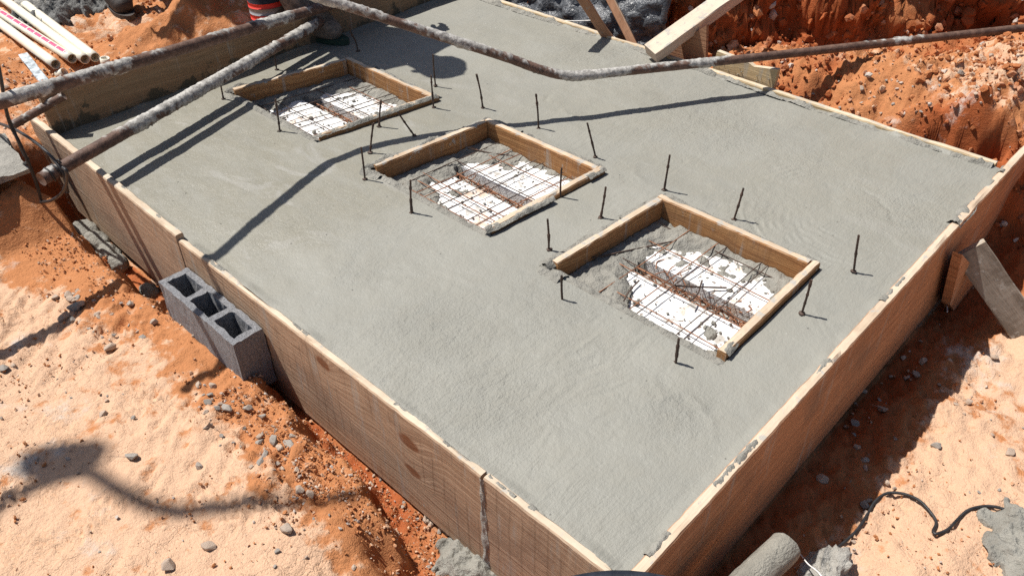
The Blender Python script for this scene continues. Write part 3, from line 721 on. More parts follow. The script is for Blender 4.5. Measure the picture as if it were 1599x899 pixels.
    # lattice girder and tangled stirrups in the joist gap
    gi = empty('lattice_girder', (cx, cy, 0)); tag(gi, labels['girder'], 'lattice girder', 'rusty lattice girders on the joists')
    um = (uj0+uj1)/2
    def gb(P, r, nm, m='rebar_orange'):
        mb = MB(); tube(mb, P, r, 6); o = mb.build(nm, M[m], gi, smooth=True); o.matrix_parent_inverse = minv
    gb(resample([(*xy(um, -.0), -.072), (*xy(um, 1), -.072)], .03), .0028, 'top_bar')
    for du in (-.045, .045): gb(resample([(*xy(um+du, 0), -.103), (*xy(um+du, 1), -.103)], .03), .0025, 'bottom_bar')
    for du in (-.045, .045):
        P = [(*xy(um+(0 if k % 2 else du), k/13), -.073 if k % 2 else -.103) for k in range(14)]
        gb(resample(P, .012), .0018, 'zigzag_bar')
    sc = MB()
    for k in range(int(mask.get('scraps', 26)*1.7)):
        v = rr.uniform(.02, .72); u = um + rr.gauss(-.015, .055); L = rr.uniform(.02, .06); an = rr.uniform(0, 6.28)
        a = np.array([*xy(u, v), rr.uniform(-.100, -.062)]); b = a + np.array([math.cos(an)*L, math.sin(an)*L, rr.uniform(-.012, .012)])
        mid_ = (a+b)/2 + np.array([rr.uniform(-.01, .01) for _ in range(3)])
        tube(sc, spline([a, mid_, b], .008), .0016, 5)
    o = sc.build('wire_scraps', M['rebar_orange'], gi, smooth=True); o.matrix_parent_inverse = minv; o['kind'] = 'stuff'
    return root

opening(0, 'near', dict(joist=(.44, .58), box=(.07, .90, .02, .80), corner=((0.0, .90, .34), (.0, .0, .18), (1.0, .80, .2)), splat=((.80, .55, .05), (.78, .40, .06), (.25, .16, .04), (.72, .62, .03), (.88, .25, .05)), scraps=46),
        dict(v=(.22, .27, .52, .57, .78), u=(.16, .40, .46, .72, .93), loose=((.30, 1.0, .96, .74), (.10, .62, .36, .70), (.42, .5, .66, .30), (.36, .36, .62, .44))), 300,
        dict(frame='timber frame boxing out the nearest and largest looking opening, its near right board bare', foam_near='white foam strip at the camera side of the rusty girder in the nearest opening', foam_far='mortar spattered white foam strip beyond the girder in the nearest opening',
             joist='grey joist running between the foam strips of the nearest opening', spill='rough grey mortar spilt along the edges inside the nearest opening', mesh='thin rebar mesh with one long crooked bar over the nearest opening', girder='rusty lattice girder in a heap of wire scraps in the nearest opening'))
opening(2, 'mid', dict(joist=(.47, .60), box=(.06, .93, .0, .82), corner=((0.0, .96, .34), (1.0, .98, .32), (1, 0, .10), (0, 0, .10)), splat=((.80, .10, .05), (.35, .6, .05), (.86, .62, .07)), scraps=22),
        dict(v=(.10, .18, .26, .44, .52, .66, .74, .88), u=(.10, .22, .30, .60, .84), loose=((.75, .95, .95, .70),)), 400,
        dict(frame='timber frame boxing out the middle opening of the three in the slab', foam_near='orange stained white foam strip on the camera side in the middle opening', foam_far='white foam strip beyond the girder in the middle opening',
             joist='grey joist running between the foam strips of the middle opening', spill='rough grey mortar spilt along the edges inside the middle opening', mesh='rusty rebar mesh of many close bars over the middle opening', girder='rusty lattice girder between foam strips of the middle opening'))
opening(4, 'far', dict(joist=(.46, .58), box=(.06, .88, .02, .80), corner=((1.0, .12, .26), (0, .98, .2), (1, 1, .30)), splat=((.78, .66, .06), (.85, .30, .04), (.90, .7, .05)), scraps=20),
        dict(v=(.12, .20, .38, .46, .62, .70, .88), u=(.10, .25, .62, .86)), 500,
        dict(frame='timber frame boxing out the farthest opening, below the crusted pipes', foam_near='bright white foam strip on the camera side in the farthest opening', foam_far='partly shaded white foam strip beyond the girder in the farthest opening',
             joist='grey joist running between the foam strips of the farthest opening', spill='grey mortar spilt along the edges inside the farthest opening', mesh='thin rebar mesh over the bright foam of the farthest opening', girder='rusty lattice girder between foam strips of the farthest opening'))

# ------------------------------------------------------------------ rebar dowels
def top_of(base, top):
    B = atz(*base, 0.0); best = (1e9, None)
    for h in np.linspace(.02, .2, 181):
        r = ray(*top); k = (h-CAM[2])/r[2]; T = CAM+k*r
        d = np.hypot(*(T[:2]-B[:2]))
        if d < best[0]: best = (d, T)
    return B, best[1]
DOW = [((349, 155), (340, 109), 'rebar dowel left of the farthest opening frame, under the pipe shadow'),
 ((432, 109), (424, 66), 'rebar dowel behind the farthest opening frame, right under the crusted pipe'),
 ((437, 205), (430, 154), 'rebar dowel in front of the farthest opening, beside its near left board'),
 ((559, 80), (546, 38), 'crooked rebar dowel standing in the worker shadow near the boot'),
 ((680, 134), (676, 85), 'rebar dowel just behind the right corner of the farthest opening'),
 ((677, 168), (673, 118), 'rebar dowel just in front of the right corner of the farthest opening'),
 ((592, 198), (595, 156), 'upright rebar dowel along the near right board of the farthest opening'),
 ((647, 212), (621, 175), 'rebar dowel leaning strongly to the left between farthest and middle openings'),
 ((578, 238), (583, 192), 'rebar dowel standing in the bent pipe shadow left of the middle opening'),
 ((570, 280), (564, 230), 'rebar dowel at the left corner of the middle opening'),
 ((754, 169), (744, 116), 'tall rebar dowel behind the top corner of the middle opening, leaning left'),
 ((841, 201), (837, 147), 'rebar dowel standing at the straight pipe shadow beyond the middle opening'),
 ((930, 245), (917, 192), 'left leaning rebar dowel near the right corner of the middle opening'),
 ((643, 333), (641, 281), 'rebar dowel in front of the near left board of the middle opening'),
 ((875, 308), (877, 262), 'rebar dowel in front of the near right board of the middle opening'),
 ((938, 340), (946, 292), 'rebar dowel between the middle opening and the back board of the nearest one'),
 ((857, 390), (855, 342), 'rebar dowel just above the left corner of the nearest opening'),
 ((1037, 297), (1046, 242), 'tall rebar dowel behind the top corner of the nearest opening'),
 ((1146, 343), (1161, 294), 'right leaning rebar dowel behind the far board of the nearest opening'),
 ((1333, 424), (1341, 367), 'lone rebar dowel between the nearest opening and the right formwork'),
 ((1252, 489), (1267, 437), 'rebar dowel just right of the right corner of the nearest opening'),
 ((1055, 568), (1060, 528), 'rebar dowel in front of the bottom corner of the nearest opening'),
 ((878, 469), (877, 430), 'rebar dowel in front of the near left board of the nearest opening')]
for i, (b, t_, lab) in enumerate(DOW):
    B, T = top_of(b, t_); d = (T-B)
    P = [B-d*.3, B, B+d*.5+np.array([random.uniform(-.002, .002), random.uniform(-.002, .002), 0]), T]
    if i == 3: P = [B-d*.2, B, B+d*.35+np.array([.004, .002, 0]), B+d*.7+np.array([-.006, .0, 0]), T]
    mb = MB(); Q = spline(P, .0022); rr_ = .0030*(1+.08*np.sin(np.arange(len(Q))*1.57))
    lumps = np.maximum(0, noise(np.arange(len(Q))*.16, np.arange(len(Q))*0, None, 700+i)-.35)*.0028
    tube(mb, Q, rr_+lumps, 8)
    blob(mb, B+np.array([0, 0, .001]), (.008, .008, .003), 710+i, 2, .4)
    o = mb.build('rebar_dowel', M['rebar'], smooth=True)
    tag(o, lab, 'rebar', 'rebar dowels standing in the slab')

# ------------------------------------------------------------------ pipes
PG = 'steel pipes over the slab'
def pipe(P, r, crust, seed, label, fn=None, n=20, step=.006):
    mb = MB(); tube(mb, spline(P, step) if len(P) > 2 else resample(P, step), r, n, True, crust, seed, None, fn)
    o = mb.build('steel_pipe', M['rust'], smooth=True); return tag(o, label, 'pipe', PG)
def lin(p, q, x): t = (x-p[0])/(q[0]-p[0]); return np.array(p)+(np.array(q)-np.array(p))*t
Ap, Aq = (-.043, 2.122, .301), (.573, 2.274, .224)
pipe([lin(Ap, Aq, -.75), lin(Ap, Aq, 1.24)], .0205, .0045, 801, 'upper rusty pipe in front of the stained back board, cement crusted at its right end', lambda u: -.32+.34*sm(.6, .9, u)+.6*np.exp(-((u-.44)/.035)**2)-.3*sm(.35, .2, u))
Bp, Bq = (-.002, 2.09, .085), (.567, 2.265, .087)
pipe([lin(Bp, Bq, -.19), lin(Bp, Bq, 1.12)], .0205, .0050, 811, 'lower crusted pipe lying over the left formwork board and the farthest opening', lambda u: -.06+.12*sm(.3, .6, u)-.5*sm(.24, .10, u)+.3*sm(.08, .03, u)-.8*sm(.02, .0, u)+.5*np.exp(-((u-.27)/.03)**2))
Cc = [(3.6, -.15, .085), (2.6, .463, .108), (1.864, .913, .124), (1.483, 1.146, .134), (1.36, 1.222, .138), (1.29, 1.27, .148), (1.22, 1.33, .180), (1.144, 1.394, .224), (.942, 1.578, .328), (.73, 1.749, .438), (.60, 1.835, .505), (.53, 1.868, .545), (.46, 1.89, .585), (.399, 1.903, .614), (.187, 1.901, .731), (-.172, 1.886, .93), (-.5, 1.88, 1.11)]
pipe(Cc, .0155, .0040, 821, 'long bent pipe crossing above the slab to the red bank, crusted at its elbow', lambda u: -1.2+1.35*sm(.37, .43, u)+.15*np.exp(-((u-.55)/.06)**2)-.12*sm(.6, .8, u))
q0, q1 = aty(18, 197, 2.545), aty(100, 148, 2.47)
q0 = atx(18, 197, -.10); q1 = aty(100, 150, 2.43)
pipe([q0, q1], .014, .003, 831, 'short thin rusty rod under the upper pipe at the left corner', lambda u: -.4+0*u)

# ------------------------------------------------------------------ hollow block
def hollow_block():
    bx0, bx1, by0, by1, zt, zb = -.124, -.0345, 1.150, 1.540, -.078, -.268
    xs = [bx0, bx0+.017, bx1-.017, bx1]; W_ = by1-by0; w = .022; c = (W_-4*w)/3
    ys = [by0]; 
    for k in range(3): ys += [ys[-1]+w, ys[-1]+w+c]
    ys.append(by1)
    bm = bmesh.new(); V = {}
    for i, X in enumerate(xs):
        for k, Y in enumerate(ys):
            for l, Z in enumerate((zb, zt)): V[i, k, l] = bm.verts.new((X-(bx0+bx1)/2, Y-(by0+by1)/2, Z-zb))
    hole = lambda i, k: i == 1 and k in (1, 3, 5)
    for i in range(3):
        for k in range(len(ys)-1):
            if hole(i, k):
                for (a, b) in (((i, k), (i+1, k)), ((i+1, k), (i+1, k+1)), ((i+1, k+1), (i, k+1)), ((i, k+1), (i, k))):
                    bm.faces.new((V[a[0], a[1], 1], V[b[0], b[1], 1], V[b[0], b[1], 0], V[a[0], a[1], 0]))
                continue
            bm.faces.new((V[i, k, 1], V[i+1, k, 1], V[i+1, k+1, 1], V[i, k+1, 1])); bm.faces.new((V[i, k, 0], V[i, k+1, 0], V[i+1, k+1, 0], V[i+1, k, 0]))
    n = len(ys)-1
    for k in range(n):
        bm.faces.new((V[0, k, 0], V[0, k, 1], V[0, k+1, 1], V[0, k+1, 0])); bm.faces.new((V[3, k, 0], V[3, k+1, 0], V[3, k+1, 1], V[3, k, 1]))
    for i in range(3):
        bm.faces.new((V[i, 0, 0], V[i+1, 0, 0], V[i+1, 0, 1], V[i, 0, 1])); bm.faces.new((V[i, n, 0], V[i, n, 1], V[i+1, n, 1], V[i+1, n, 0]))
    bmesh.ops.recalc_face_normals(bm, faces=bm.faces)
    bmesh.ops.subdivide_edges(bm, edges=bm.edges[:], cuts=5, use_grid_fill=True)
    for v in bm.verts:
        p = v.co*1.0; v.co += Vector([float(noise(np.array([p.x*90+k]), np.array([p.y*90]), np.array([p.z*90]), 5+k)[0]) for k in range(3)])*.0026
    me = bpy.data.meshes.new('hollow_block'); bm.to_mesh(me); bm.free(); me.materials.append(M['block'])
    o = bpy.data.objects.new('hollow_block', me); COL.objects.link(o); o.location = ((bx0+bx1)/2, (by0+by1)/2, zb)
    return tag(o, 'grey hollow concrete block with three cells leaning in the trench against the board', 'concrete block')
hollow_block()

# ------------------------------------------------------------------ timber at the far edge and on the right
def beam(name, a, b, w, h, m, label, cat, up=(0, 0, 1), group=None):
    a = np.array(a, float); b = np.array(b, float); L = np.linalg.norm(b-a); X = (b-a)/L
    up = np.array(up, float); Y = np.cross(up, X); Y /= np.linalg.norm(Y); Z = np.cross(X, Y)
    n = max(2, int(L/.02)); xs = np.linspace(0, L, n); mb = MB()
    pr = [(-w/2+.002, h/2), (w/2-.002, h/2), (w/2, h/2-.002), (w/2, -h/2+.002), (w/2-.002, -h/2), (-w/2+.002, -h/2), (-w/2, -h/2+.002), (-w/2, h/2-.002)]
    V = np.zeros((n, 8, 3)); V[..., 0] = xs[:, None]
    for j, (y, z) in enumerate(pr):
        V[:, j, 1] = y+.0015*noise(xs*12, xs*0+j, None, 3); V[:, j, 2] = z+.0015*noise(xs*12, xs*0+j, None, 9)
    f = [tuple(q)[::-1] for q in grid_faces(n, 8, True)]+[tuple(range(8)), tuple(range((n-1)*8, n*8))[::-1]]
    mb.add(V.reshape(-1, 3), f); o = mb.build(name, m)
    R = Matrix((X, Y, Z)).transposed(); o.matrix_world = Matrix.Translation(Vector(a)) @ R.to_4x4()
    return tag(o, label, cat, group)
pa = atz(1016, 84, .035); pb = atx(1172, -28, 2.28)
beam('timber_beam', pa, pb, .072, .05, M['plank'], 'thick pale timber propped from the slab edge up to the red bank', 'timber beam', up=(-.35, -.1, 1))
def batten_line(shadow, a, b):
    a = np.array(a, float); b = np.array(b, float); nn = np.array([-(b-a)[1], (b-a)[0]]); nn /= np.linalg.norm(nn); S = atz(*shadow, 0); best = (1e9,)
    for h in np.linspace(.05, .9, 851):
        Pp = S+h*SUN; c = RM@(Pp-CAM); u = c[:2]/c[2]*FPX+PP; e = abs((u-a)@nn)
        if e < best[0]: best = (e, Pp)
    return best[1]
bt = batten_line((920, 86), (905, 0), (945, 60)); bb = atz(945, 62, -.0)
BG = 'thin brown battens at the far edge'
dirb = (bt-bb)/np.linalg.norm(bt-bb)
beam('timber_batten', bb-dirb*.08+np.array([.02, 0, 0]), bb+dirb*min(.5, np.linalg.norm(bt-bb))+np.array([.02, 0, 0]), .040, .016, M['batten'], 'brown batten leaning at the far edge, casting a short shadow on the slab', 'batten', up=(-1, -.6, .1), group=BG)
b2a = atx(992, 76, 2.02); b2b = atx(948, -10, 2.06)
d2 = b2b-b2a; beam('timber_batten', b2a-d2*.5, b2a+d2*1.6, .034, .016, M['batten'], 'brown batten in front of the red bank, right of the plastic sheet', 'batten', up=(-1, -.6, .1), group=BG)

def plate(name, pts, x, th, m, label, cat):
    """flat board standing in a plane of constant x, its outline given by points there"""
    Q = [atx(px, py, x) for px, py in pts]; n = len(Q); o0 = np.mean(Q, axis=0); mb = MB()
    v = [(q[1]-o0[1], 0, q[2]-o0[2]) for q in Q]; v = [(a, -th/2, c) for a, _, c in v]+[(a, th/2, c) for a, _, c in v]
    f = [tuple(range(n))[::-1], tuple(range(n, 2*n))]+[(i, (i+1) % n, n+(i+1) % n, n+i) for i in range(n)]
    mb.add(v, f); ob = mb.build(name, m, None, (x, o0[1], o0[2]), (0, 0, math.pi/2)); 
    bm = bmesh.new(); bm.from_mesh(ob.data); bmesh.ops.recalc_face_normals(bm, faces=bm.faces); bm.to_mesh(ob.data); bm.free()
    return tag(ob, label, cat)
plate('plywood_offcut', [(1028, 96), (1050, 72), (1105, 39), (1103, 122), (1060, 135)], 2.03, .016, M['batten'], 'reddish plywood offcut with a slanted top, standing behind the pale timber', 'plywood')
pl = plate('splashed_board', [(1122, 79), (1171, 97), (1179, 103), (1217, 108), (1207, 150), (1110, 124)], 1.985, .02, M['splash_board'], 'tan board splashed with mortar standing upright at the far edge under the pipe', 'board')
mb = MB()
for i in range(34):
    py_ = random.random()**.6; px_ = 1115+random.random()*95; yy_ = 80+(px_-1115)*.30+14+py_*26
    q = atx(px_, yy_, 1.973); s_ = random.uniform(.002, .006)*(1.5 if py_ > .7 else .6); blob(mb, q, (.0025, s_, s_*.8), i, 1, .3)
o = mb.build('mortar_splash', M['mortar'], pl, smooth=True); o.matrix_parent_inverse = pl.matrix_basis.inverted()

# right brace and its stake
ba = aty(1513, 388, -.062); bb_ = atz(1606, 522, -.345)
dd = (bb_-ba); o = beam('brace_plank', ba+dd*.0, ba+dd*1.5, .092, .026, M['old_wood'], 'grey weathered brace plank propped against the right formwork board', 'brace', up=CAM-ba)
sp = [aty(px, py, -.055) for px, py in ((1488, 392), (1519, 425), (1493, 474), (1478, 482), (1470, 470))]; sc_ = np.mean(sp, axis=0); n_ = len(sp); mb = MB()
v = [q-sc_ for q in sp]; v = v+[q+np.array([0, -.026, 0]) for q in v]
mb.add(v, [tuple(range(n_)), tuple(range(n_, 2*n_))[::-1]]+[((i+1) % n_, i, n_+i, n_+(i+1) % n_) for i in range(n_)])
o = tag(mb.build('stake', M['shade_board'], None, tuple(sc_)), 'short reddish stake standing against the formwork under the grey brace', 'stake')
bm = bmesh.new(); bm.from_mesh(o.data); bmesh.ops.recalc_face_normals(bm, faces=bm.faces); bm.to_mesh(o.data); bm.free()
mb = MB(); na = aty(1478, 471, -.060); nb = na+np.array([-.055, -.022, .006]); tube(mb, resample([na, nb], .01), .0022, 8)
nl = mb.build('nail', M['bar'], o, smooth=True); nl.matrix_parent_inverse = o.matrix_basis.inverted()

# ------------------------------------------------------------------ black plastic sheet on the bank
def sheet():
    pts = [(690, -60), (985, -60), (972, 62), (960, 60), (905, 52), (820, 30), (760, 5), (690, -15)]
    nu, nv = 70, 60; mb = MB()
    ys = np.linspace(3.1, 1.44, nu); t = np.linspace(0, 1, nv)
    Y, T = np.meshgrid(ys, t, indexing='ij')
    xb = np.interp(Y[:, 0], [1.44, 1.75, 3.1], [2.13, 2.075, 2.06])[:, None]
    X = xb + T*.20; Z = -.30+T*.85
    n = fbm(Y*9, T*7, None, 901, 4)*.035 + .018*np.abs(fbm(Y*26, T*20, None, 903, 3)) + .01*np.abs(fbm(Y*60, T*45, None, 905, 2))
    X = X - n
    mb.add(np.stack([X, Y, Z], -1).reshape(-1, 3), grid_faces(nu, nv)); 
    t_ = NT('black_plastic'); p = t_.coord(); a = t_.noise(p, 40, 5, .6)
    c = t_.mix(t_.ramp(a, .3, .7), (.05, .055, .065), (.13, .14, .155))
    c = t_.mix(t_.ramp(t_.noise(p, 90, 4, .7), .60, .70, 0, .7), c, (.40, .40, .40))
    m = t_.done(c, .32, t_.bump(a, .9, .012), spec=.6)
    o = mb.build('plastic_sheet', m, smooth=True); sol = o.modifiers.new('thickness', 'SOLIDIFY'); sol.thickness = .003
    tag(o, 'crumpled blackish plastic sheet hanging over the bank beyond the far edge', 'plastic sheet')
sheet()
mb = MB(); P = [atx(*p, 2.0) for p in ((800, 12), (840, 28), (890, 33), (935, 34), (955, 55), (980, 72), (992, 78))]
tube(mb, spline(P, .01), .002, 6); tag(mb.build('loose_wire', M['string'], smooth=True), 'thin pale wire trailing along the far edge before the plastic sheet', 'wire')

# ------------------------------------------------------------------ plastic pipes and bits at the back left
def hollow_tube(mb, a, b, r, th=.0025, n=20):
    P, T, U, W = frames_along(resample([a, b], .05)); A = np.linspace(0, 2*np.pi, n, endpoint=False)
    ring = lambda p, u, w, rad: p+rad*(np.cos(A)[:, None]*u+np.sin(A)[:, None]*w)
    rows_ = [ring(P[-1], U[-1], W[-1], r-th)]+[]
    seq = [ring(P[0], U[0], W[0], r-th)]+[ring(P[i], U[i], W[i], r) for i in range(len(P))]+[ring(P[-1], U[-1], W[-1], r-th)]
    inner = [ring(P[i], U[i], W[i], r-th) for i in range(len(P)-1, -1, -1)]
    V = np.concatenate(seq+inner[1:]); m_ = len(seq)+len(inner)-1
    mb.add(V, grid_faces(m_, n, True))
PV = [((87, 101), (-20, 22), 'cream plastic pipe lying lowest and leftmost of the four'), ((113, 92), (-20, 8), 'cream plastic pipe with a magenta printed stripe along it'),
      ((133, 93), (0, -5), 'plain cream plastic pipe between the printed pipe and the rightmost one'), ((149, 90), (20, -8), 'rightmost of the four cream plastic pipes on the soil')]
for i, (e1, e2, lab) in enumerate(PV):
    z = .012; a = atz(*e1, z); dxy = atz(*e2, z+.02)-a; dxy /= np.linalg.norm(dxy); b = a+dxy*2.2
    root = empty('plastic_pipe', tuple(a)); tag(root, lab, 'plastic pipe', 'cream plastic pipes stacked on the soil')
    mb = MB(); hollow_tube(mb, np.zeros(3), b-a, .0195); mb.build('pipe_wall', M['pvc'], root, smooth=True)
    mb = MB(); tube(mb, resample([dxy*.03, dxy*.06], .02), .0172, 20); mb.build('pipe_bore', M['pvc_in'], root)
    if i == 1:
        mb = MB(); U = np.cross(dxy, [0, 0, 1.]); U /= np.linalg.norm(U); W = np.cross(U, dxy)
        for k in range(150):
            s0 = .04+k*.014; s1 = s0+(.0125 if k % 5 else .006)
            an = [1.0, 1.35, 1.7] ; 
            v = [dxy*s+.0199*(U*-math.cos(q)*1+W*math.sin(q)) for s in (s0, s1) for q in an]
            mb.add(v, [(0, 1, 4, 3), (1, 2, 5, 4)])
        so = mb.build('printed_stripe', M['magenta'], root)
        so.modifiers.new('thickness', 'SOLIDIFY').thickness = .0006
for (px, py, r, rot, lab) in ((166, 103, .019, .2, 'short cream pipe offcut standing on end right of the four pipes'), (93, 119, .019, 1.2, 'short cream pipe offcut lying behind the upper rusty pipe')):
    c = hit(px, py); mb = MB(); up = np.array([.1, -.1, 1.]) if rot < 1 else np.array([.5, -.6, .35]); up /= np.linalg.norm(up)
    hollow_tube(mb, c-up*.004+np.array([0, 0, .004]), c+up*.03+np.array([0, 0, .004]), r, .004); tag(mb.build('pipe_offcut', M['pvc'], smooth=True), lab, 'pipe offcut')
ma, mb_ = hit(38, 90), hit(76, 138)
beam('flat_bar', ma+np.array([0, 0, .012]), mb_+np.array([0, 0, .012])+(mb_-ma)*.1, .035, .012, M['bar'], 'flat bar with chipped pale blue paint lying below the plastic pipes', 'flat bar')

# grey mortar heap and flat stone at the back left
def heap(name, c, rx, ry, h, m, label, seed, cat='mortar', sharp=.5, n=90, rot=0.):
    u = np.linspace(-1.15, 1.15, n); U, V = np.meshgrid(u, u, indexing='ij'); cr_, sr_ = math.cos(rot), math.sin(rot)
    x = c[0]+(U*rx*cr_-V*ry*sr_); y = c[1]+(U*rx*sr_+V*ry*cr_)
    rad = np.hypot(U, V)+.30*fbm(x*16, y*16, None, seed, 3)
    prof = np.clip(1-rad, -1, 1)
    z0 = H(x, y); z = z0+h*np.sign(prof)*np.abs(prof)**sharp*(1+.22*fbm(x*22, y*22, None, seed+1, 3))+.16*h*np.clip(prof*4, 0, 1)*fbm(x*70, y*60, None, seed+2, 3)
    z = np.where(prof < 0, z0-.03, z)
    k = (prof > -.25); kf = k[:-1, :-1] | k[1:, 1:] | k[1:, :-1] | k[:-1, 1:]
    mb = MB(); mb.add(np.stack([x, y, z], -1).reshape(-1, 3), grid_faces(n, n, False, kf)); return tag(mb.build(name, m, smooth=True), label, cat)
M['dark_mortar'] = mat_mortar('dark_mortar', (.17, .17, .165))
heap('mortar_heap', hit(110, 18), .32, .16, .085, M['dark_mortar'], 'dark grey crumbly mortar heap behind the plastic pipes', 41, rot=.2)
c = hit(72, 15); mb = MB(); blob(mb, c+np.array([0, 0, .03]), (.14, .08, .05), 71, 4, .18, 1.6); tag(mb.build('flat_stone', M['mortar_pale'], smooth=True), 'flat grey stone lying beside the dark mortar heap', 'stone')

# ------------------------------------------------------------------ left side: pavement fragment, cables
def fragment():
    zt = .0; pl_ = [atz(*p, zt) for p in ((-160, 232), (6, 211), (40, 258), (0, 274), (-120, 330))]
    c = np.mean(pl_, axis=0); bm = bmesh.new()
    top = [bm.verts.new((p[0]-c[0], p[1]-c[1], 0)) for p in pl_]; bot = [bm.verts.new((p[0]-c[0], p[1]-c[1], -.022)) for p in pl_]
    n = len(top); bm.faces.new(top); bm.faces.new(bot[::-1])
    for i in range(n): bm.faces.new((top[i], bot[i], bot[(i+1) % n], top[(i+1) % n]))
    bmesh.ops.recalc_face_normals(bm, faces=bm.faces); bmesh.ops.triangulate(bm, faces=bm.faces)
    bmesh.ops.subdivide_edges(bm, edges=bm.edges[:], cuts=4, use_grid_fill=True)
    for v in bm.verts:
        p = v.co; v.co += Vector([float(noise(np.array([p.x*22+k*3]), np.array([p.y*22]), np.array([p.z*22]), 15+k)[0]) for k in range(3)])*.010
    me = bpy.data.meshes.new('pavement_fragment'); bm.to_mesh(me); bm.free(); me.materials.append(M['fragment'])
    o = bpy.data.objects.new('pavement_fragment', me); COL.objects.link(o); o.location = c+np.array([0, 0, -.004])
    return tag(o, 'broken grey pavement fragment on the soil at the left edge beside the cables', 'concrete fragment')
fragment()
CB = [[(-4, 95), (3, 130), (8, 165), (16, 195), (30, 222), (46, 258), (58, 290), (64, 312)], [(-10, 190), (10, 197), (32, 207), (60, 226), (84, 249), (99, 272), (106, 300)],
      [(0, 120), (6, 150), (12, 180), (22, 205), (36, 238), (44, 250), (38, 256)], [(62, 316), (80, 313), (95, 303), (103, 288), (104, 268), (98, 262)], [(-10, 205), (8, 216), (22, 236), (30, 248)]]
CL = ['black cable hanging nearly straight down the left edge', 'black cable arching over the tan board to the end of the lower pipe', 'black cable twisted in the bundle above the pavement fragment', 'black cable looping on the soil below the lower pipe end', 'black cable stub on top of the pavement fragment']
for i, (c_, lab) in enumerate(zip(CB, CL)):
    P = [atx(px, py, -.165+.018*((i*2) % 3)) for px, py in c_]
    mb = MB(); tube(mb, spline(P, .008), .0050 if i < 4 else .004, 8); tag(mb.build('black_cable', M['cable'], smooth=True), lab, 'cable', 'black cables at the left edge')

Pw = [lin(Bp, Bq, -.17+.004*k) + .0235*np.array([0*k, math.cos(k*1.1), math.sin(k*1.1)]) for k in range(14)] + [lin(Bp, Bq, -.12)+np.array([0, -.03, -.05]), lin(Bp, Bq, -.10)+np.array([-.01, -.04, -.12])]
mb = MB(); tube(mb, spline(Pw, .004), .0028, 6); tag(mb.build('tie_wire', M['cable'], smooth=True), 'black tie wire wound round the lower end of the crusted pipe', 'wire')
# mortar squeezed out under the left boards
LG = 'mortar lumps squeezed out under the left board'
LM = [(140, 362, .05, 'pale mortar lump highest up the trench under the left board'), (158, 376, .042, 'mortar lump second from the top of the trench under the left board'), (174, 393, .040, 'mortar lump third from the top of the trench under the left board'), (188, 408, .036, 'dark mortar lump lowest of those under the left board'), (238, 452, .030, 'mortar lump wedged beside the hollow block')]
for i, (px, py, r, lab) in enumerate(LM):
    q = atx(px, py, -.05); mb = MB(); blob(mb, q+np.array([-.012, 0, -.005]), (r*.9, r*1.35, r*1.0), 910+i, 4, .14, 1.6)
    tag(mb.build('mortar_lump', M['mortar'], smooth=True), lab, 'mortar lump', LG)
heap('mortar_puddle', atz(742, 866, -.33)+np.array([-.008, 0, 0]), .085, .115, .045, M['mortar'], 'grey mortar puddle on the red soil at the foot of the short board', 51, rot=.25)
heap('mortar_heap', hit(1606, 856), .12, .09, .035, M['mortar'], 'pile of fresh grey mortar at the lower right edge beside the cable', 61, rot=.6)

# ------------------------------------------------------------------ lower right: cable, cylinder, chunk, string, tub
CR = [(1268, 886), (1290, 866), (1318, 846), (1340, 825), (1356, 800), (1366, 783), (1384, 770), (1408, 770), (1434, 780), (1452, 798), (1462, 815), (1457, 829), (1462, 833), (1480, 826), (1496, 810), (1512, 796), (1536, 790), (1560, 792), (1582, 802), (1610, 816)]
P = []
for i, (px, py) in enumerate(CR):
    q = hit(px, py); r = ray(px, py); lift = .010+(.006 if 4 < i < 10 else 0); P.append(q-r/np.linalg.norm(r)*lift)
mb = MB(); tube(mb, spline(P, .008), .0038, 10); tag(mb.build('black_cable', M['cable'], smooth=True), 'black cable curling over the pale soil at the lower right', 'cable')
ca, cb = atz(1222, 858, -.15), atz(1130, 946, -.17); ax_ = (cb-ca)/np.linalg.norm(cb-ca)
prof = [0, .001, .004, .010, .03]; rad = [.020, .029, .0325, .0335, .034]
mb = MB(); Pc = [ca+ax_*(p-.02) for p in prof]+[ca+ax_*s for s in np.linspace(.03, .40, 24)]; tube(mb, Pc, rad+[.034]*24, 36)
V = mb.v[0]; V += .0015*np.stack([fbm(V[:, 0]*60+k, V[:, 1]*60, V[:, 2]*60, 31+k, 3) for k in range(3)], 1)
tag(mb.build('concrete_cylinder', M['core'], smooth=True), 'pale grey concrete cylinder lying at the bottom edge beside the formwork', 'concrete cylinder')
q = hit(1292, 900); mb = MB(); blob(mb, q+np.array([0, 0, .012]), (.075, .05, .042), 33, 4, .35, 2.); tag(mb.build('concrete_chunk', M['mortar_pale']), 'rough grey concrete chunk with a white string over it', 'concrete chunk')
mb = MB(); P = [atz(px, py, z) for px, py, z in ((1249, 864, -.315), (1262, 880, -.28), (1278, 893, -.262), (1292, 912, -.262))]; tube(mb, spline(P, .006), .0016, 6)
tag(mb.build('white_string', M['string'], smooth=True), 'short white string lying over the grey concrete chunk', 'string')
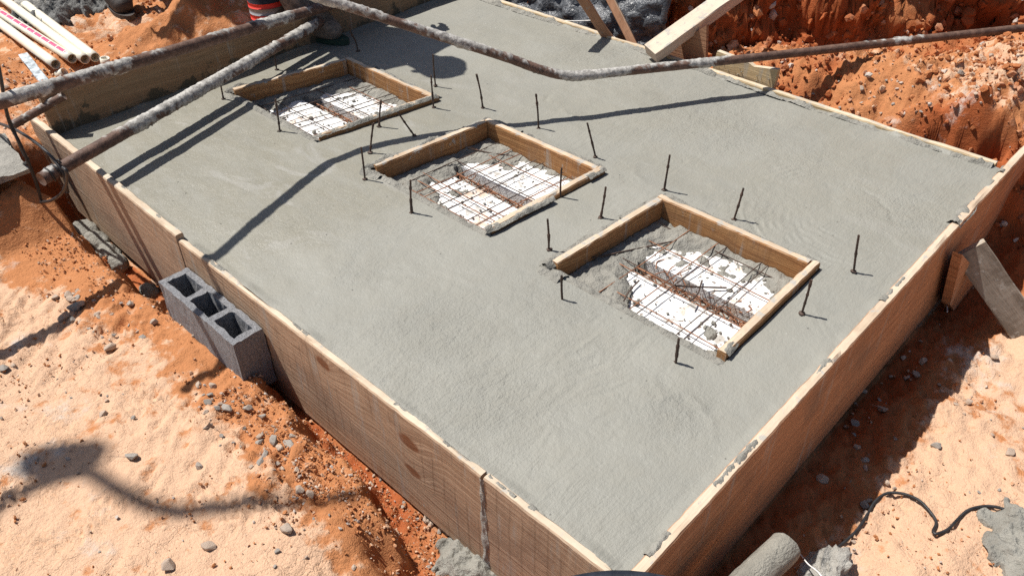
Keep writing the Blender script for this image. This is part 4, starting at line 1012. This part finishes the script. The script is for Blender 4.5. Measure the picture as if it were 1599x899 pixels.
def tub():
    top = atz(960, 891, .085); dirc = -RM[2][:2]; dirc /= np.hypot(*dirc); R = .30
    c = np.array([top[0]+dirc[0]*R, top[1]+dirc[1]*R]); zg = -.335; n = 64; A = np.linspace(0, 2*np.pi, n, endpoint=False)
    pr = [(.0, .0), (.215, 0), (.225, .01), (.268, .40), (.285, .405), (.297, .412), (.300, .420), (.297, .428), (.287, .430), (.276, .424), (.262, .40), (.215, .03), (.0, .025)]
    V = np.array([[r*math.cos(a_), r*math.sin(a_), z] for r, z in pr for a_ in A]); mb = MB(); mb.add(V, [f[::-1] for f in grid_faces(len(pr), n, True)])
    o = mb.build('mortar_tub', M['tub'], None, (c[0], c[1], zg), smooth=True); return tag(o, 'black mortar tub whose round rim shows at the bottom edge', 'tub')
tub()

# ------------------------------------------------------------------ stones
def stone_mesh(seed, k=15):
    r = random.Random(seed); bm = bmesh.new()
    for _ in range(k):
        v = Vector((r.gauss(0, 1), r.gauss(0, 1), r.gauss(0, 1))).normalized(); bm.verts.new((v.x*1.0, v.y*r.uniform(.6, .95), v.z*.62))
    h = bmesh.ops.convex_hull(bm, input=bm.verts); 
    bmesh.ops.delete(bm, geom=[g for g in h['geom_interior'] if isinstance(g, bmesh.types.BMVert)], context='VERTS')
    bmesh.ops.bevel(bm, geom=bm.edges[:], offset=.07, segments=2, affect='EDGES', profile=.5)
    me = bpy.data.meshes.new('stone'); bm.to_mesh(me); bm.free(); me.materials.append(M['stone']); return me
SM = [stone_mesh(s) for s in range(12)]
def stone(px, py, size, label, group=None, i=0, asp=None):
    q = hit(px, py); r_ = np.linalg.norm(CAM-q)*size/FPX/2
    o = bpy.data.objects.new('stone', SM[i % 12]); COL.objects.link(o)
    o.location = (q[0], q[1], float(H(q[0], q[1]))+r_*.30); o.rotation_euler = (random.uniform(-.5, .5), random.uniform(-.5, .5), random.uniform(0, 6.28)); o.scale = (r_, r_*random.uniform(.75, 1.), r_*random.uniform(.8, 1.2))
    return tag(o, label, 'stone', group)
SP = [(206, 715, 24, 'white angular stone right of the dark shadow blob on the mound'), (264, 886, 27, 'grey stone at the bottom edge, left of the shadow line'), (327, 854, 24, 'bright grey stone on the mound above the bottom edge stone'), (448, 828, 26, 'lone dark grey stone on bare soil before the trench corner'),
      (468, 767, 20, 'large pale stone of a pair on the mound edge'), (485, 773, 18, 'dark rounded stone of a pair on the mound edge'), (560, 683, 18, 'pale angular stone highest in the red trench beside the board'), (563, 713, 14, 'pale flat stone in the red trench below the first one'), (595, 735, 24, 'greenish grey stone against the foot of the board'),
      (653, 785, 22, 'tan stone touching the board foot above the mortar puddle'), (668, 810, 22, 'long white stone beside the mortar puddle'), (705, 832, 22, 'round white stone touching the mortar puddle'), (525, 682, 12, 'small white round stone at the trench edge'), (580, 757, 14, 'pale stone in the middle of the red trench'),
      (505, 660, 22, 'grey stone stuck upright by the board below the block'), (173, 544, 22, 'tan clod like stone with a sharp shadow on the mound'), (162, 648, 16, 'small white stone in the middle of the mound'), (8, 578, 20, 'dark stone at the left edge of the mound'), (22, 572, 12, 'small dark stone beside the left edge stone'),
      (118, 482, 22, 'tan stone in the upper gravel of the mound'), (100, 498, 20, 'pale stone just below the tan one in the upper gravel'), (430, 690, 24, 'dark stone topping the gravel on the mound edge'), (450, 695, 24, 'brown stone in the gravel on the mound edge'), (355, 640, 22, 'grey stone on the crumbly ledge of the mound'),
      (1377, 640, 18, 'pale stone at the shadow edge on the right ground'), (1512, 628, 14, 'white stone at the border of shade and sun on the right'), (1577, 708, 18, 'grey mortar coated stone on pale soil at the right edge'), (1283, 750, 22, 'dark stone in the shade under the right board'), (1350, 790, 20, 'flat brown stone in the shade beside the cable'),
      (312, 730, 16, 'dark stone at the lower end of the mound ledge'), (240, 455, 18, 'grey stone jammed above the hollow block'), (690, 826, 16, 'small tan stone above the mortar puddle')]
for i, (px, py, s_, lab) in enumerate(SP): stone(px, py, s_, lab, None, i)
def scatter(poly, n, smin, smax, label, group, seed):
    r = random.Random(seed); xs = [p[0] for p in poly]; ys = [p[1] for p in poly]; k = 0; out = 0
    def ins(x, y):
        c = False; j = len(poly)-1
        for i in range(len(poly)):
            if (poly[i][1] > y) != (poly[j][1] > y) and x < (poly[j][0]-poly[i][0])*(y-poly[i][1])/(poly[j][1]-poly[i][1])+poly[i][0]: c = not c
            j = i
        return c
    while out < n and k < n*40:
        k += 1; x = r.uniform(min(xs), max(xs)); y = r.uniform(min(ys), max(ys))
        if ins(x, y): stone(x, y, smin+(smax-smin)*r.random()**2, label, group, r.randrange(12)); out += 1
scatter([(500, 650), (540, 660), (715, 815), (690, 835), (610, 780), (560, 720)], 34, 7, 17, 'small pale stone lying loose in the red trench beside the board', 'loose stones in the red trench', 1)
scatter([(300, 590), (370, 600), (480, 690), (470, 740), (400, 740), (310, 680)], 44, 6, 19, 'tan or grey stone in the gravelly ledge of the mound', 'stones of the gravelly ledge', 2)
scatter([(60, 455), (150, 450), (260, 500), (220, 530), (90, 510)], 32, 6, 18, 'small stone in the upper gravel patch on the mound', 'stones of the upper gravel patch', 3)
scatter([(0, 560), (200, 600), (380, 780), (300, 880), (0, 880)], 22, 4, 9, 'tiny grey stone strewn on the pale trodden mound', 'tiny stones on the trodden mound', 4)
scatter([(1290, 560), (1450, 500), (1560, 560), (1480, 700), (1330, 860), (1240, 760)], 48, 5, 17, 'small stone on the ground beside the right formwork', 'stones beside the right formwork', 5)
scatter([(1460, 640), (1599, 560), (1599, 780), (1480, 860), (1400, 860)], 18, 4, 8, 'tiny stone on the sunlit pale ground at the right', 'tiny stones on the right ground', 6)
scatter([(270, 480), (300, 485), (380, 560), (350, 570), (290, 520)], 14, 8, 16, 'stone packed along the outer side of the hollow block', 'stones along the hollow block', 7)
scatter([(1240, 130), (1400, 120), (1590, 70), (1560, 150), (1420, 200), (1320, 190)], 30, 5, 12, 'grey or tan stone on the lit slope below the red bank', 'stones on the lit slope', 8)
scatter([(10, 110), (35, 110), (40, 150), (10, 165)], 8, 6, 13, 'stone on the orange soil beside the flat blue bar', 'stones beside the blue bar', 9)
scatter([(400, 780), (520, 740), (600, 830), (560, 890), (420, 890)], 20, 4, 11, 'small stone on the crumbly orange slope near the bottom', 'stones on the crumbly slope', 10)

# uncountable soil crumbs, one object
def crumbs():
    bm = bmesh.new(); bmesh.ops.create_icosphere(bm, subdivisions=1, radius=1); tv = np.array([v.co[:] for v in bm.verts]); tf = np.array([[v.index for v in f.verts] for f in bm.faces]); bm.free()
    N = 30000; x = np.empty(0); y = np.empty(0); w = np.empty(0)
    def area(n, x0, x1, y0, y1, dens=None, smin=.0012, smax=.006):
        nonlocal x, y, w
        xx = RNG.uniform(x0, x1, n); yy = RNG.uniform(y0, y1, n); s_ = smin+(smax-smin)*RNG.random(n)**4
        if dens is not None: k = RNG.random(n) < dens(xx, yy); xx, yy, s_ = xx[k], yy[k], s_[k]
        x = np.r_[x, xx]; y = np.r_[y, yy]; w = np.r_[w, s_]
    cl = lambda a, b: np.clip(.12+1.3*fbm(a*6, b*6, None, 1001, 3), .03, 1)
    area(8000, -.30, -.03, .2, 2.5, cl); area(9000, -.85, -.25, .4, 2.3, lambda a, b: .6*np.clip(fbm(a*5, b*5, None, 1002, 3), .02, 1)); area(3000, -.22, -.031, .2, 1.15)
    area(4500, -.1, 2.2, -.75, -.035, cl, .0012, .006); area(5500, 1.97, 2.9, -.2, 1.2, cl, .002, .012); area(3500, 0, 1.6, 2.5, 3.6, cl, .002, .010); area(800, -.2, .3, 2.5, 3.2, None, .002, .009)
    z = H(x, y)
    fl = np.argwhere((face > .35) & (GX < 4.2) & (GY < 2.2) & (GY > -.6)); sh_ = np.argwhere((shelfm > .6) & (near > 0) & (GX < 3.1) & (GX > 1.99) & (GY > -.3) & (GY < 1.4))
    for arr, n_, a_, b_ in ((fl, 6500, .004, .030), (sh_, 2600, .003, .018)):
        pk = pos[tuple(arr[RNG.integers(0, len(arr), n_)].T)]; sz_ = a_+(b_-a_)*RNG.random(n_)**3.5
        x = np.r_[x, pk[:, 0]]; y = np.r_[y, pk[:, 1]]; z = np.r_[z, pk[:, 2]-sz_*.2]; w = np.r_[w, sz_]
    n = len(x); R = RNG.normal(size=(n, 3, 3)); Q, _ = np.linalg.qr(R)
    J = 1+.45*RNG.uniform(-1, 1, (n, len(tv)))
    v = np.einsum('nij,vj->nvi', Q*np.array([1., .8, .65])[None, None, :], tv)*J[..., None]*w[:, None, None]
    v = v+np.stack([x, y, z+w*.35+.002], -1)[:, None, :]
    f = (tf[None]+(np.arange(n)*len(tv))[:, None, None]).reshape(-1, 3)
    mb = MB(); k1 = np.repeat(np.clip(RNG.normal(.35, .3, n), 0, 1), len(tv)); k2 = np.repeat(np.where(RNG.random(n) < np.where(x > 1.97, .05, .12), .9, 0), len(tv)); k3 = np.repeat(np.where(x > 1.97, .6, .15), len(tv))
    mb.add(v.reshape(-1, 3), f.tolist(), pale=k1, cem=k2, red=k3)
    o = mb.build('soil_crumbs', M['soil']); tag(o, 'loose crumbs of orange soil scattered over the ground', 'soil crumbs', None, 'stuff')
crumbs()

# ------------------------------------------------------------------ two workers (only their boots and lower legs reach into the picture)
def skin(name, verts, edges, radii, m, root=0, sub=2, parent=None):
    me = bpy.data.meshes.new(name); me.from_pydata([tuple(v) for v in verts], edges, []); o = bpy.data.objects.new(name, me); COL.objects.link(o)
    md = o.modifiers.new('skin', 'SKIN'); md.use_smooth_shade = True
    for i, r in enumerate(radii):
        sv = me.skin_vertices[0].data[i]; sv.radius = (r, r) if np.isscalar(r) else r; sv.use_root = (i == root)
    o.modifiers.new('subdivision', 'SUBSURF').levels = sub; o.modifiers[-1].render_levels = sub
    dg = bpy.context.evaluated_depsgraph_get(); m2 = bpy.data.meshes.new_from_object(o.evaluated_get(dg)); m2.name = name
    bpy.data.objects.remove(o); o = bpy.data.objects.new(name, m2); COL.objects.link(o); m2.materials.clear(); m2.materials.append(m)
    m2.polygons.foreach_set('use_smooth', [True]*len(m2.polygons))
    if parent: o.parent = parent; o.matrix_parent_inverse = parent.matrix_basis.inverted()
    return o
M['skin'] = mat_plain('skin', (.33, .17, .10), .55, 40, .1, .1); M['navy'] = mat_plain('navy_cloth', (.030, .034, .050), .9, 120, .25, .3)
M['redband'] = mat_plain('red_band', (.78, .06, .045), .7, 120, .1, .1); M['greyband'] = mat_plain('grey_band', (.30, .30, .32), .6, 120, .1, .1)
M['boot'] = mat_plain('muddy_boot', (.17, .14, .115), .75, 50, .45, .5, .004); M['dark_boot'] = mat_plain('dark_boot', (.040, .032, .028), .6, 50, .4, .5, .004)
M['shirt'] = mat_plain('grey_shirt', (.10, .11, .13), .9, 90, .2, .3); M['hair'] = mat_plain('dark_hair', (.02, .015, .012), .8, 200, .3, .5); M['sole'] = mat_plain('green_sole', (.02, .05, .035), .6)
def worker(label, fl, fr, hip, sh, head, hands, toes, boot_mats, bands, pant='navy', hem=.17):
    V = lambda *a: np.array(a, float)
    fl, fr, hip, sh, head = map(np.array, (fl, fr, hip, sh, head)); hl, hr = map(np.array, hands)
    root = empty('person', tuple((fl+fr)/2)); tag(root, label, 'person')
    fwd = np.array([(toes[0][0]+toes[1][0])/2, (toes[0][1]+toes[1][1])/2, 0]); fwd /= np.linalg.norm(fwd); side = np.array([-fwd[1], fwd[0], 0])
    sl, sr = sh+side*.17, sh-side*.17; pl_, pr_ = hip+side*.09, hip-side*.09
    kl = (pl_+fl)/2+fwd*.06+V(0, 0, .03); kr = (pr_+fr)/2+fwd*.06+V(0, 0, .03)
    an_l, an_r = fl+V(0, 0, .09), fr+V(0, 0, .09)
    neck = sh+(head-sh)*.35; mid_ = (hip+sh)/2; el = (sl+hl)/2+side*.06; er = (sr+hr)/2-side*.06
    vs = [hip, mid_, sh, neck, head, head+(head-neck)/np.linalg.norm(head-neck)*.09, pl_, kl, an_l, fl+V(0, 0, .04)+np.array([*toes[0], 0])*.10, pr_, kr, an_r, fr+V(0, 0, .04)+np.array([*toes[1], 0])*.10, sl, el, hl, sr, er, hr]
    ed = [(0, 1), (1, 2), (2, 3), (3, 4), (4, 5), (0, 6), (6, 7), (7, 8), (8, 9), (0, 10), (10, 11), (11, 12), (12, 13), (2, 14), (14, 15), (15, 16), (2, 17), (17, 18), (18, 19)]
    ra = [.125, .12, .12, .055, .09, .07, .085, .058, .042, .034, .085, .058, .042, .034, .062, .042, .028, .062, .042, .028]
    for hi, (h_, e_) in ((16, (hl, el)), (19, (hr, er))):
        d = (h_-e_)/np.linalg.norm(h_-e_); s2 = np.cross(d, [0, 0, 1.]); s2 /= np.linalg.norm(s2)+1e-9; u2 = np.cross(s2, d)
        b0 = len(vs); vs.append(h_+d*.05); ra.append((.038, .016)); ed.append((hi, b0))
        for k, (o_, L) in enumerate(((-.030, .060), (-.010, .075), (.011, .070), (.030, .055))):
            i0 = len(vs); vs += [h_+d*.088+s2*o_, h_+d*(.088+L*.55)+s2*o_*1.1-u2*.012, h_+d*(.088+L*.85)+s2*o_*1.1-u2*.034]; ra += [.010, .009, .008]; ed += [(b0, i0), (i0, i0+1), (i0+1, i0+2)]
        i0 = len(vs); vs += [h_+d*.03-s2*.040-u2*.010, h_+d*.066-s2*.055-u2*.022]; ra += [.012, .009]; ed += [(hi, i0), (i0, i0+1)]
    skin('body', vs, ed, ra, M['skin'], 0, 2, root)
    # head details
    hd = (head-neck)/np.linalg.norm(head-neck); fc = fwd-hd*(fwd@hd); fc /= np.linalg.norm(fc); sd_ = np.cross(hd, fc); hc = head+hd*.03
    mb = MB(); blob(mb, hc+hd*.03-fc*.015, (.098, .098, .098), 5, 3, .08, 2); mb.build('hair', M['hair'], root, smooth=True).matrix_parent_inverse = root.matrix_basis.inverted()
    mb = MB(); blob(mb, hc+fc*.098-hd*.012, (.014, .014, .018), 6, 2, .05); [blob(mb, hc+sd_*s*.092-hd*.01, (.012, .016, .024), 7, 2, .05) for s in (-1, 1)]
    mb.build('nose_and_ears', M['skin'], root, smooth=True).matrix_parent_inverse = root.matrix_basis.inverted()
    mb = MB(); [blob(mb, hc+fc*.088+sd_*s*.032+hd*.004, (.008, .008, .006), 8, 2, .02) for s in (-1, 1)]; blob(mb, hc+fc*.088-hd*.052, (.020, .012, .006), 9, 2, .02)
    mb.build('eyes_and_mouth', M['hair'], root, smooth=True).matrix_parent_inverse = root.matrix_basis.inverted()
    skin('shirt', [hip+V(0, 0, .02), mid_, sh, sh+(neck-sh)*.5, sl, el, el+(hl-el)*.8, sr, er, er+(hr-er)*.8], [(0, 1), (1, 2), (2, 3), (2, 4), (4, 5), (5, 6), (2, 7), (7, 8), (8, 9)], [.17, .18, .18, .09, .085, .062, .048, .085, .062, .048], M['shirt'], 1, 2, root)
    skin('trousers', [hip+V(0, 0, .06), hip, pl_, kl, fl+V(0, 0, hem), pr_, kr, fr+V(0, 0, .17)], [(0, 1), (1, 2), (2, 3), (3, 4), (1, 5), (5, 6), (6, 7)], [.145, .15, .11, .078, .070, .11, .085, .085], M[pant], 1, 2, root)
    for f_, t_, bm_, kn, sole in ((fl, toes[0], boot_mats[0], kl, 'dark_boot'), (fr, toes[1], boot_mats[1], kr, 'sole')):
        t3 = np.array([*t_, 0.]); t3 /= np.linalg.norm(t3); leg = (kn-f_-V(0, 0, .1)); leg /= np.linalg.norm(leg)
        bo = skin('boot', [f_+V(0, 0, .09)+leg*.16, f_+V(0, 0, .09), f_+V(0, 0, .045)-t3*.03, f_+V(0, 0, .045)+t3*.09, f_+V(0, 0, .038)+t3*.17], [(0, 1), (1, 2), (1, 3), (3, 4)], [.080, .074, .055, .054, .044], M[bm_], 1, 2, root)
        mb = MB(); A = np.linspace(0, 2*np.pi, 24, endpoint=False); s3 = np.array([-t3[1], t3[0], 0])
        ring = [f_+t3*(.06+.145*math.cos(a_))+s3*.048*math.sin(a_) for a_ in A]
        mb.add(np.array(ring+[r+V(0, 0, .02) for r in ring]), [tuple(range(24))[::-1], tuple(range(24, 48))]+[(i, (i+1) % 24, 24+(i+1) % 24, 24+i) for i in range(24)])
        so = mb.build('sole', M[sole], bo); so.matrix_parent_inverse = Matrix.Translation(root.location).inverted() @ Matrix.Translation(root.location)
    for (c0, rad_, ax2, hgt, mt) in bands:
        mb = MB(); tube(mb, [np.array(c0)-np.array(ax2)*hgt/2, np.array(c0)+np.array(ax2)*hgt/2], rad_, 28); o = mb.build('leg_band' if mt != 'navy' else 'trouser_leg', M[mt], root, smooth=True); o.matrix_parent_inverse = root.matrix_basis.inverted()
        pass
    return root
# first worker: one boot behind the back board, one on the slab edge, bending forward
f1 = aty(412, 62, 2.66); f1[2] = -.06; f1 = np.array([1.06, 2.68, -.05]); f2 = np.array([1.235, 2.50, .0])
bz = []
leg_c = aty(421, 22, 2.69)
axl = np.array([.0, .04, 1.]); axl /= np.linalg.norm(axl)
fl_ = np.array([leg_c[0], leg_c[1]-.01, -.05])
for dz, mt, hh in ((.028, 'redband', .020), (.004, 'greyband', .026), (-.022, 'redband', .022)):
    bz.append((leg_c+axl*(dz+.026), .0790, axl, hh, mt))
bz.append((leg_c+axl*.10, .0775, axl, .34, 'navy'))
worker('worker in navy trousers with red leg bands standing over the back board', fl_, (1.13, 2.54, .0), (1.06, 2.90, .82), (1.06, 2.66, 1.14), (1.05, 2.56, 1.22), ((.78, 2.45, .55), (1.42, 2.45, .55)), ((-.3, -1), (.25, -1)), ('boot', 'boot'), bz, hem=.05)
g = atz(196, 21, .0); g[2] = float(H(g[0], g[1]+.1))-.005
worker('worker whose dark boot alone shows on the soil at the top left', (g[0]+.02, g[1]+.13, g[2]), (g[0]+.30, g[1]+.34, g[2]), (g[0]+.16, g[1]+.26, g[2]+.92), (g[0]+.18, g[1]+.16, g[2]+1.42), (g[0]+.18, g[1]+.12, g[2]+1.56), ((g[0]-.12, g[1]-.02, g[2]+.95), (g[0]+.46, g[1]-.02, g[2]+.95)), ((-.15, -1), (.1, -1)), ('dark_boot', 'dark_boot'), [])

# ------------------------------------------------------------------ unseen assumed caster, added to throw the soft shadow on the mound
SH = [(-140, 905), (-60, 868), (0, 826), (50, 788), (100, 762), (150, 752), (185, 772), (225, 796), (275, 812), (330, 806), (400, 794), (480, 784), (560, 772)]
HC = 4.3
oc = empty('shadow_caster', (0, 0, 0)); tag(oc, 'unseen overhead strand and knot, added as assumed caster of the soft shadow on the mound', 'cable')
P = [atz(px, py, -.2)+SUN*HC for i, (px, py) in enumerate(SH)]
mb = MB(); tube(mb, spline(P, .03), .022, 10); mb.build('caster_strand', M['cable'], oc, smooth=True)
q = atz(112, 728, -.2)+SUN*HC; mb = MB()
for k in range(3): blob(mb, q+np.array([(-.03, .0, .03)[k], (.02, .0, -.03)[k], 0]), (.062, .055, .055), 960+k, 3, .08)
mb.build('caster_knot', M['cable'], oc, smooth=True)

# ------------------------------------------------------------------ light, sky, camera
w = bpy.data.worlds.new('World'); scn.world = w; w.use_nodes = True; nt = w.node_tree; nt.nodes.clear()
sky = nt.nodes.new('ShaderNodeTexSky'); sky.sky_type = 'NISHITA'; sky.sun_disc = False
el = math.atan2(SUN[2], math.hypot(SUN[0], SUN[1])); sky.sun_elevation = el; sky.sun_rotation = math.atan2(SUN[0], SUN[1]); sky.air_density = 1.0; sky.dust_density = 1.5
bg = nt.nodes.new('ShaderNodeBackground'); bg.inputs['Strength'].default_value = .055
wo = nt.nodes.new('ShaderNodeOutputWorld'); nt.links.new(sky.outputs[0], bg.inputs['Color']); nt.links.new(bg.outputs[0], wo.inputs['Surface'])
sl = bpy.data.lights.new('sun', 'SUN'); sl.energy = 4.7; sl.angle = math.radians(.53); sl.color = (1, .955, .89)
so = bpy.data.objects.new('sun', sl); COL.objects.link(so); so.rotation_euler = Vector(-SUN).to_track_quat('-Z', 'Y').to_euler(); so.location = (0, 0, 6)
cd = bpy.data.cameras.new('camera'); cd.sensor_width = 36; cd.lens = FPX/1599*36; cd.clip_end = 400; cd.clip_start = .05
co = bpy.data.objects.new('camera', cd); COL.objects.link(co)
R = Matrix((RM[0], -RM[1], -RM[2])).transposed(); co.matrix_world = Matrix.Translation(Vector(CAM)) @ R.to_4x4(); scn.camera = co
vs = scn.view_settings; vs.view_transform = 'Standard'; vs.look = 'None'; vs.exposure = .40; vs.gamma = 1; vs.use_curve_mapping = False
scn.cycles.max_bounces = 6; scn.cycles.use_denoising = False
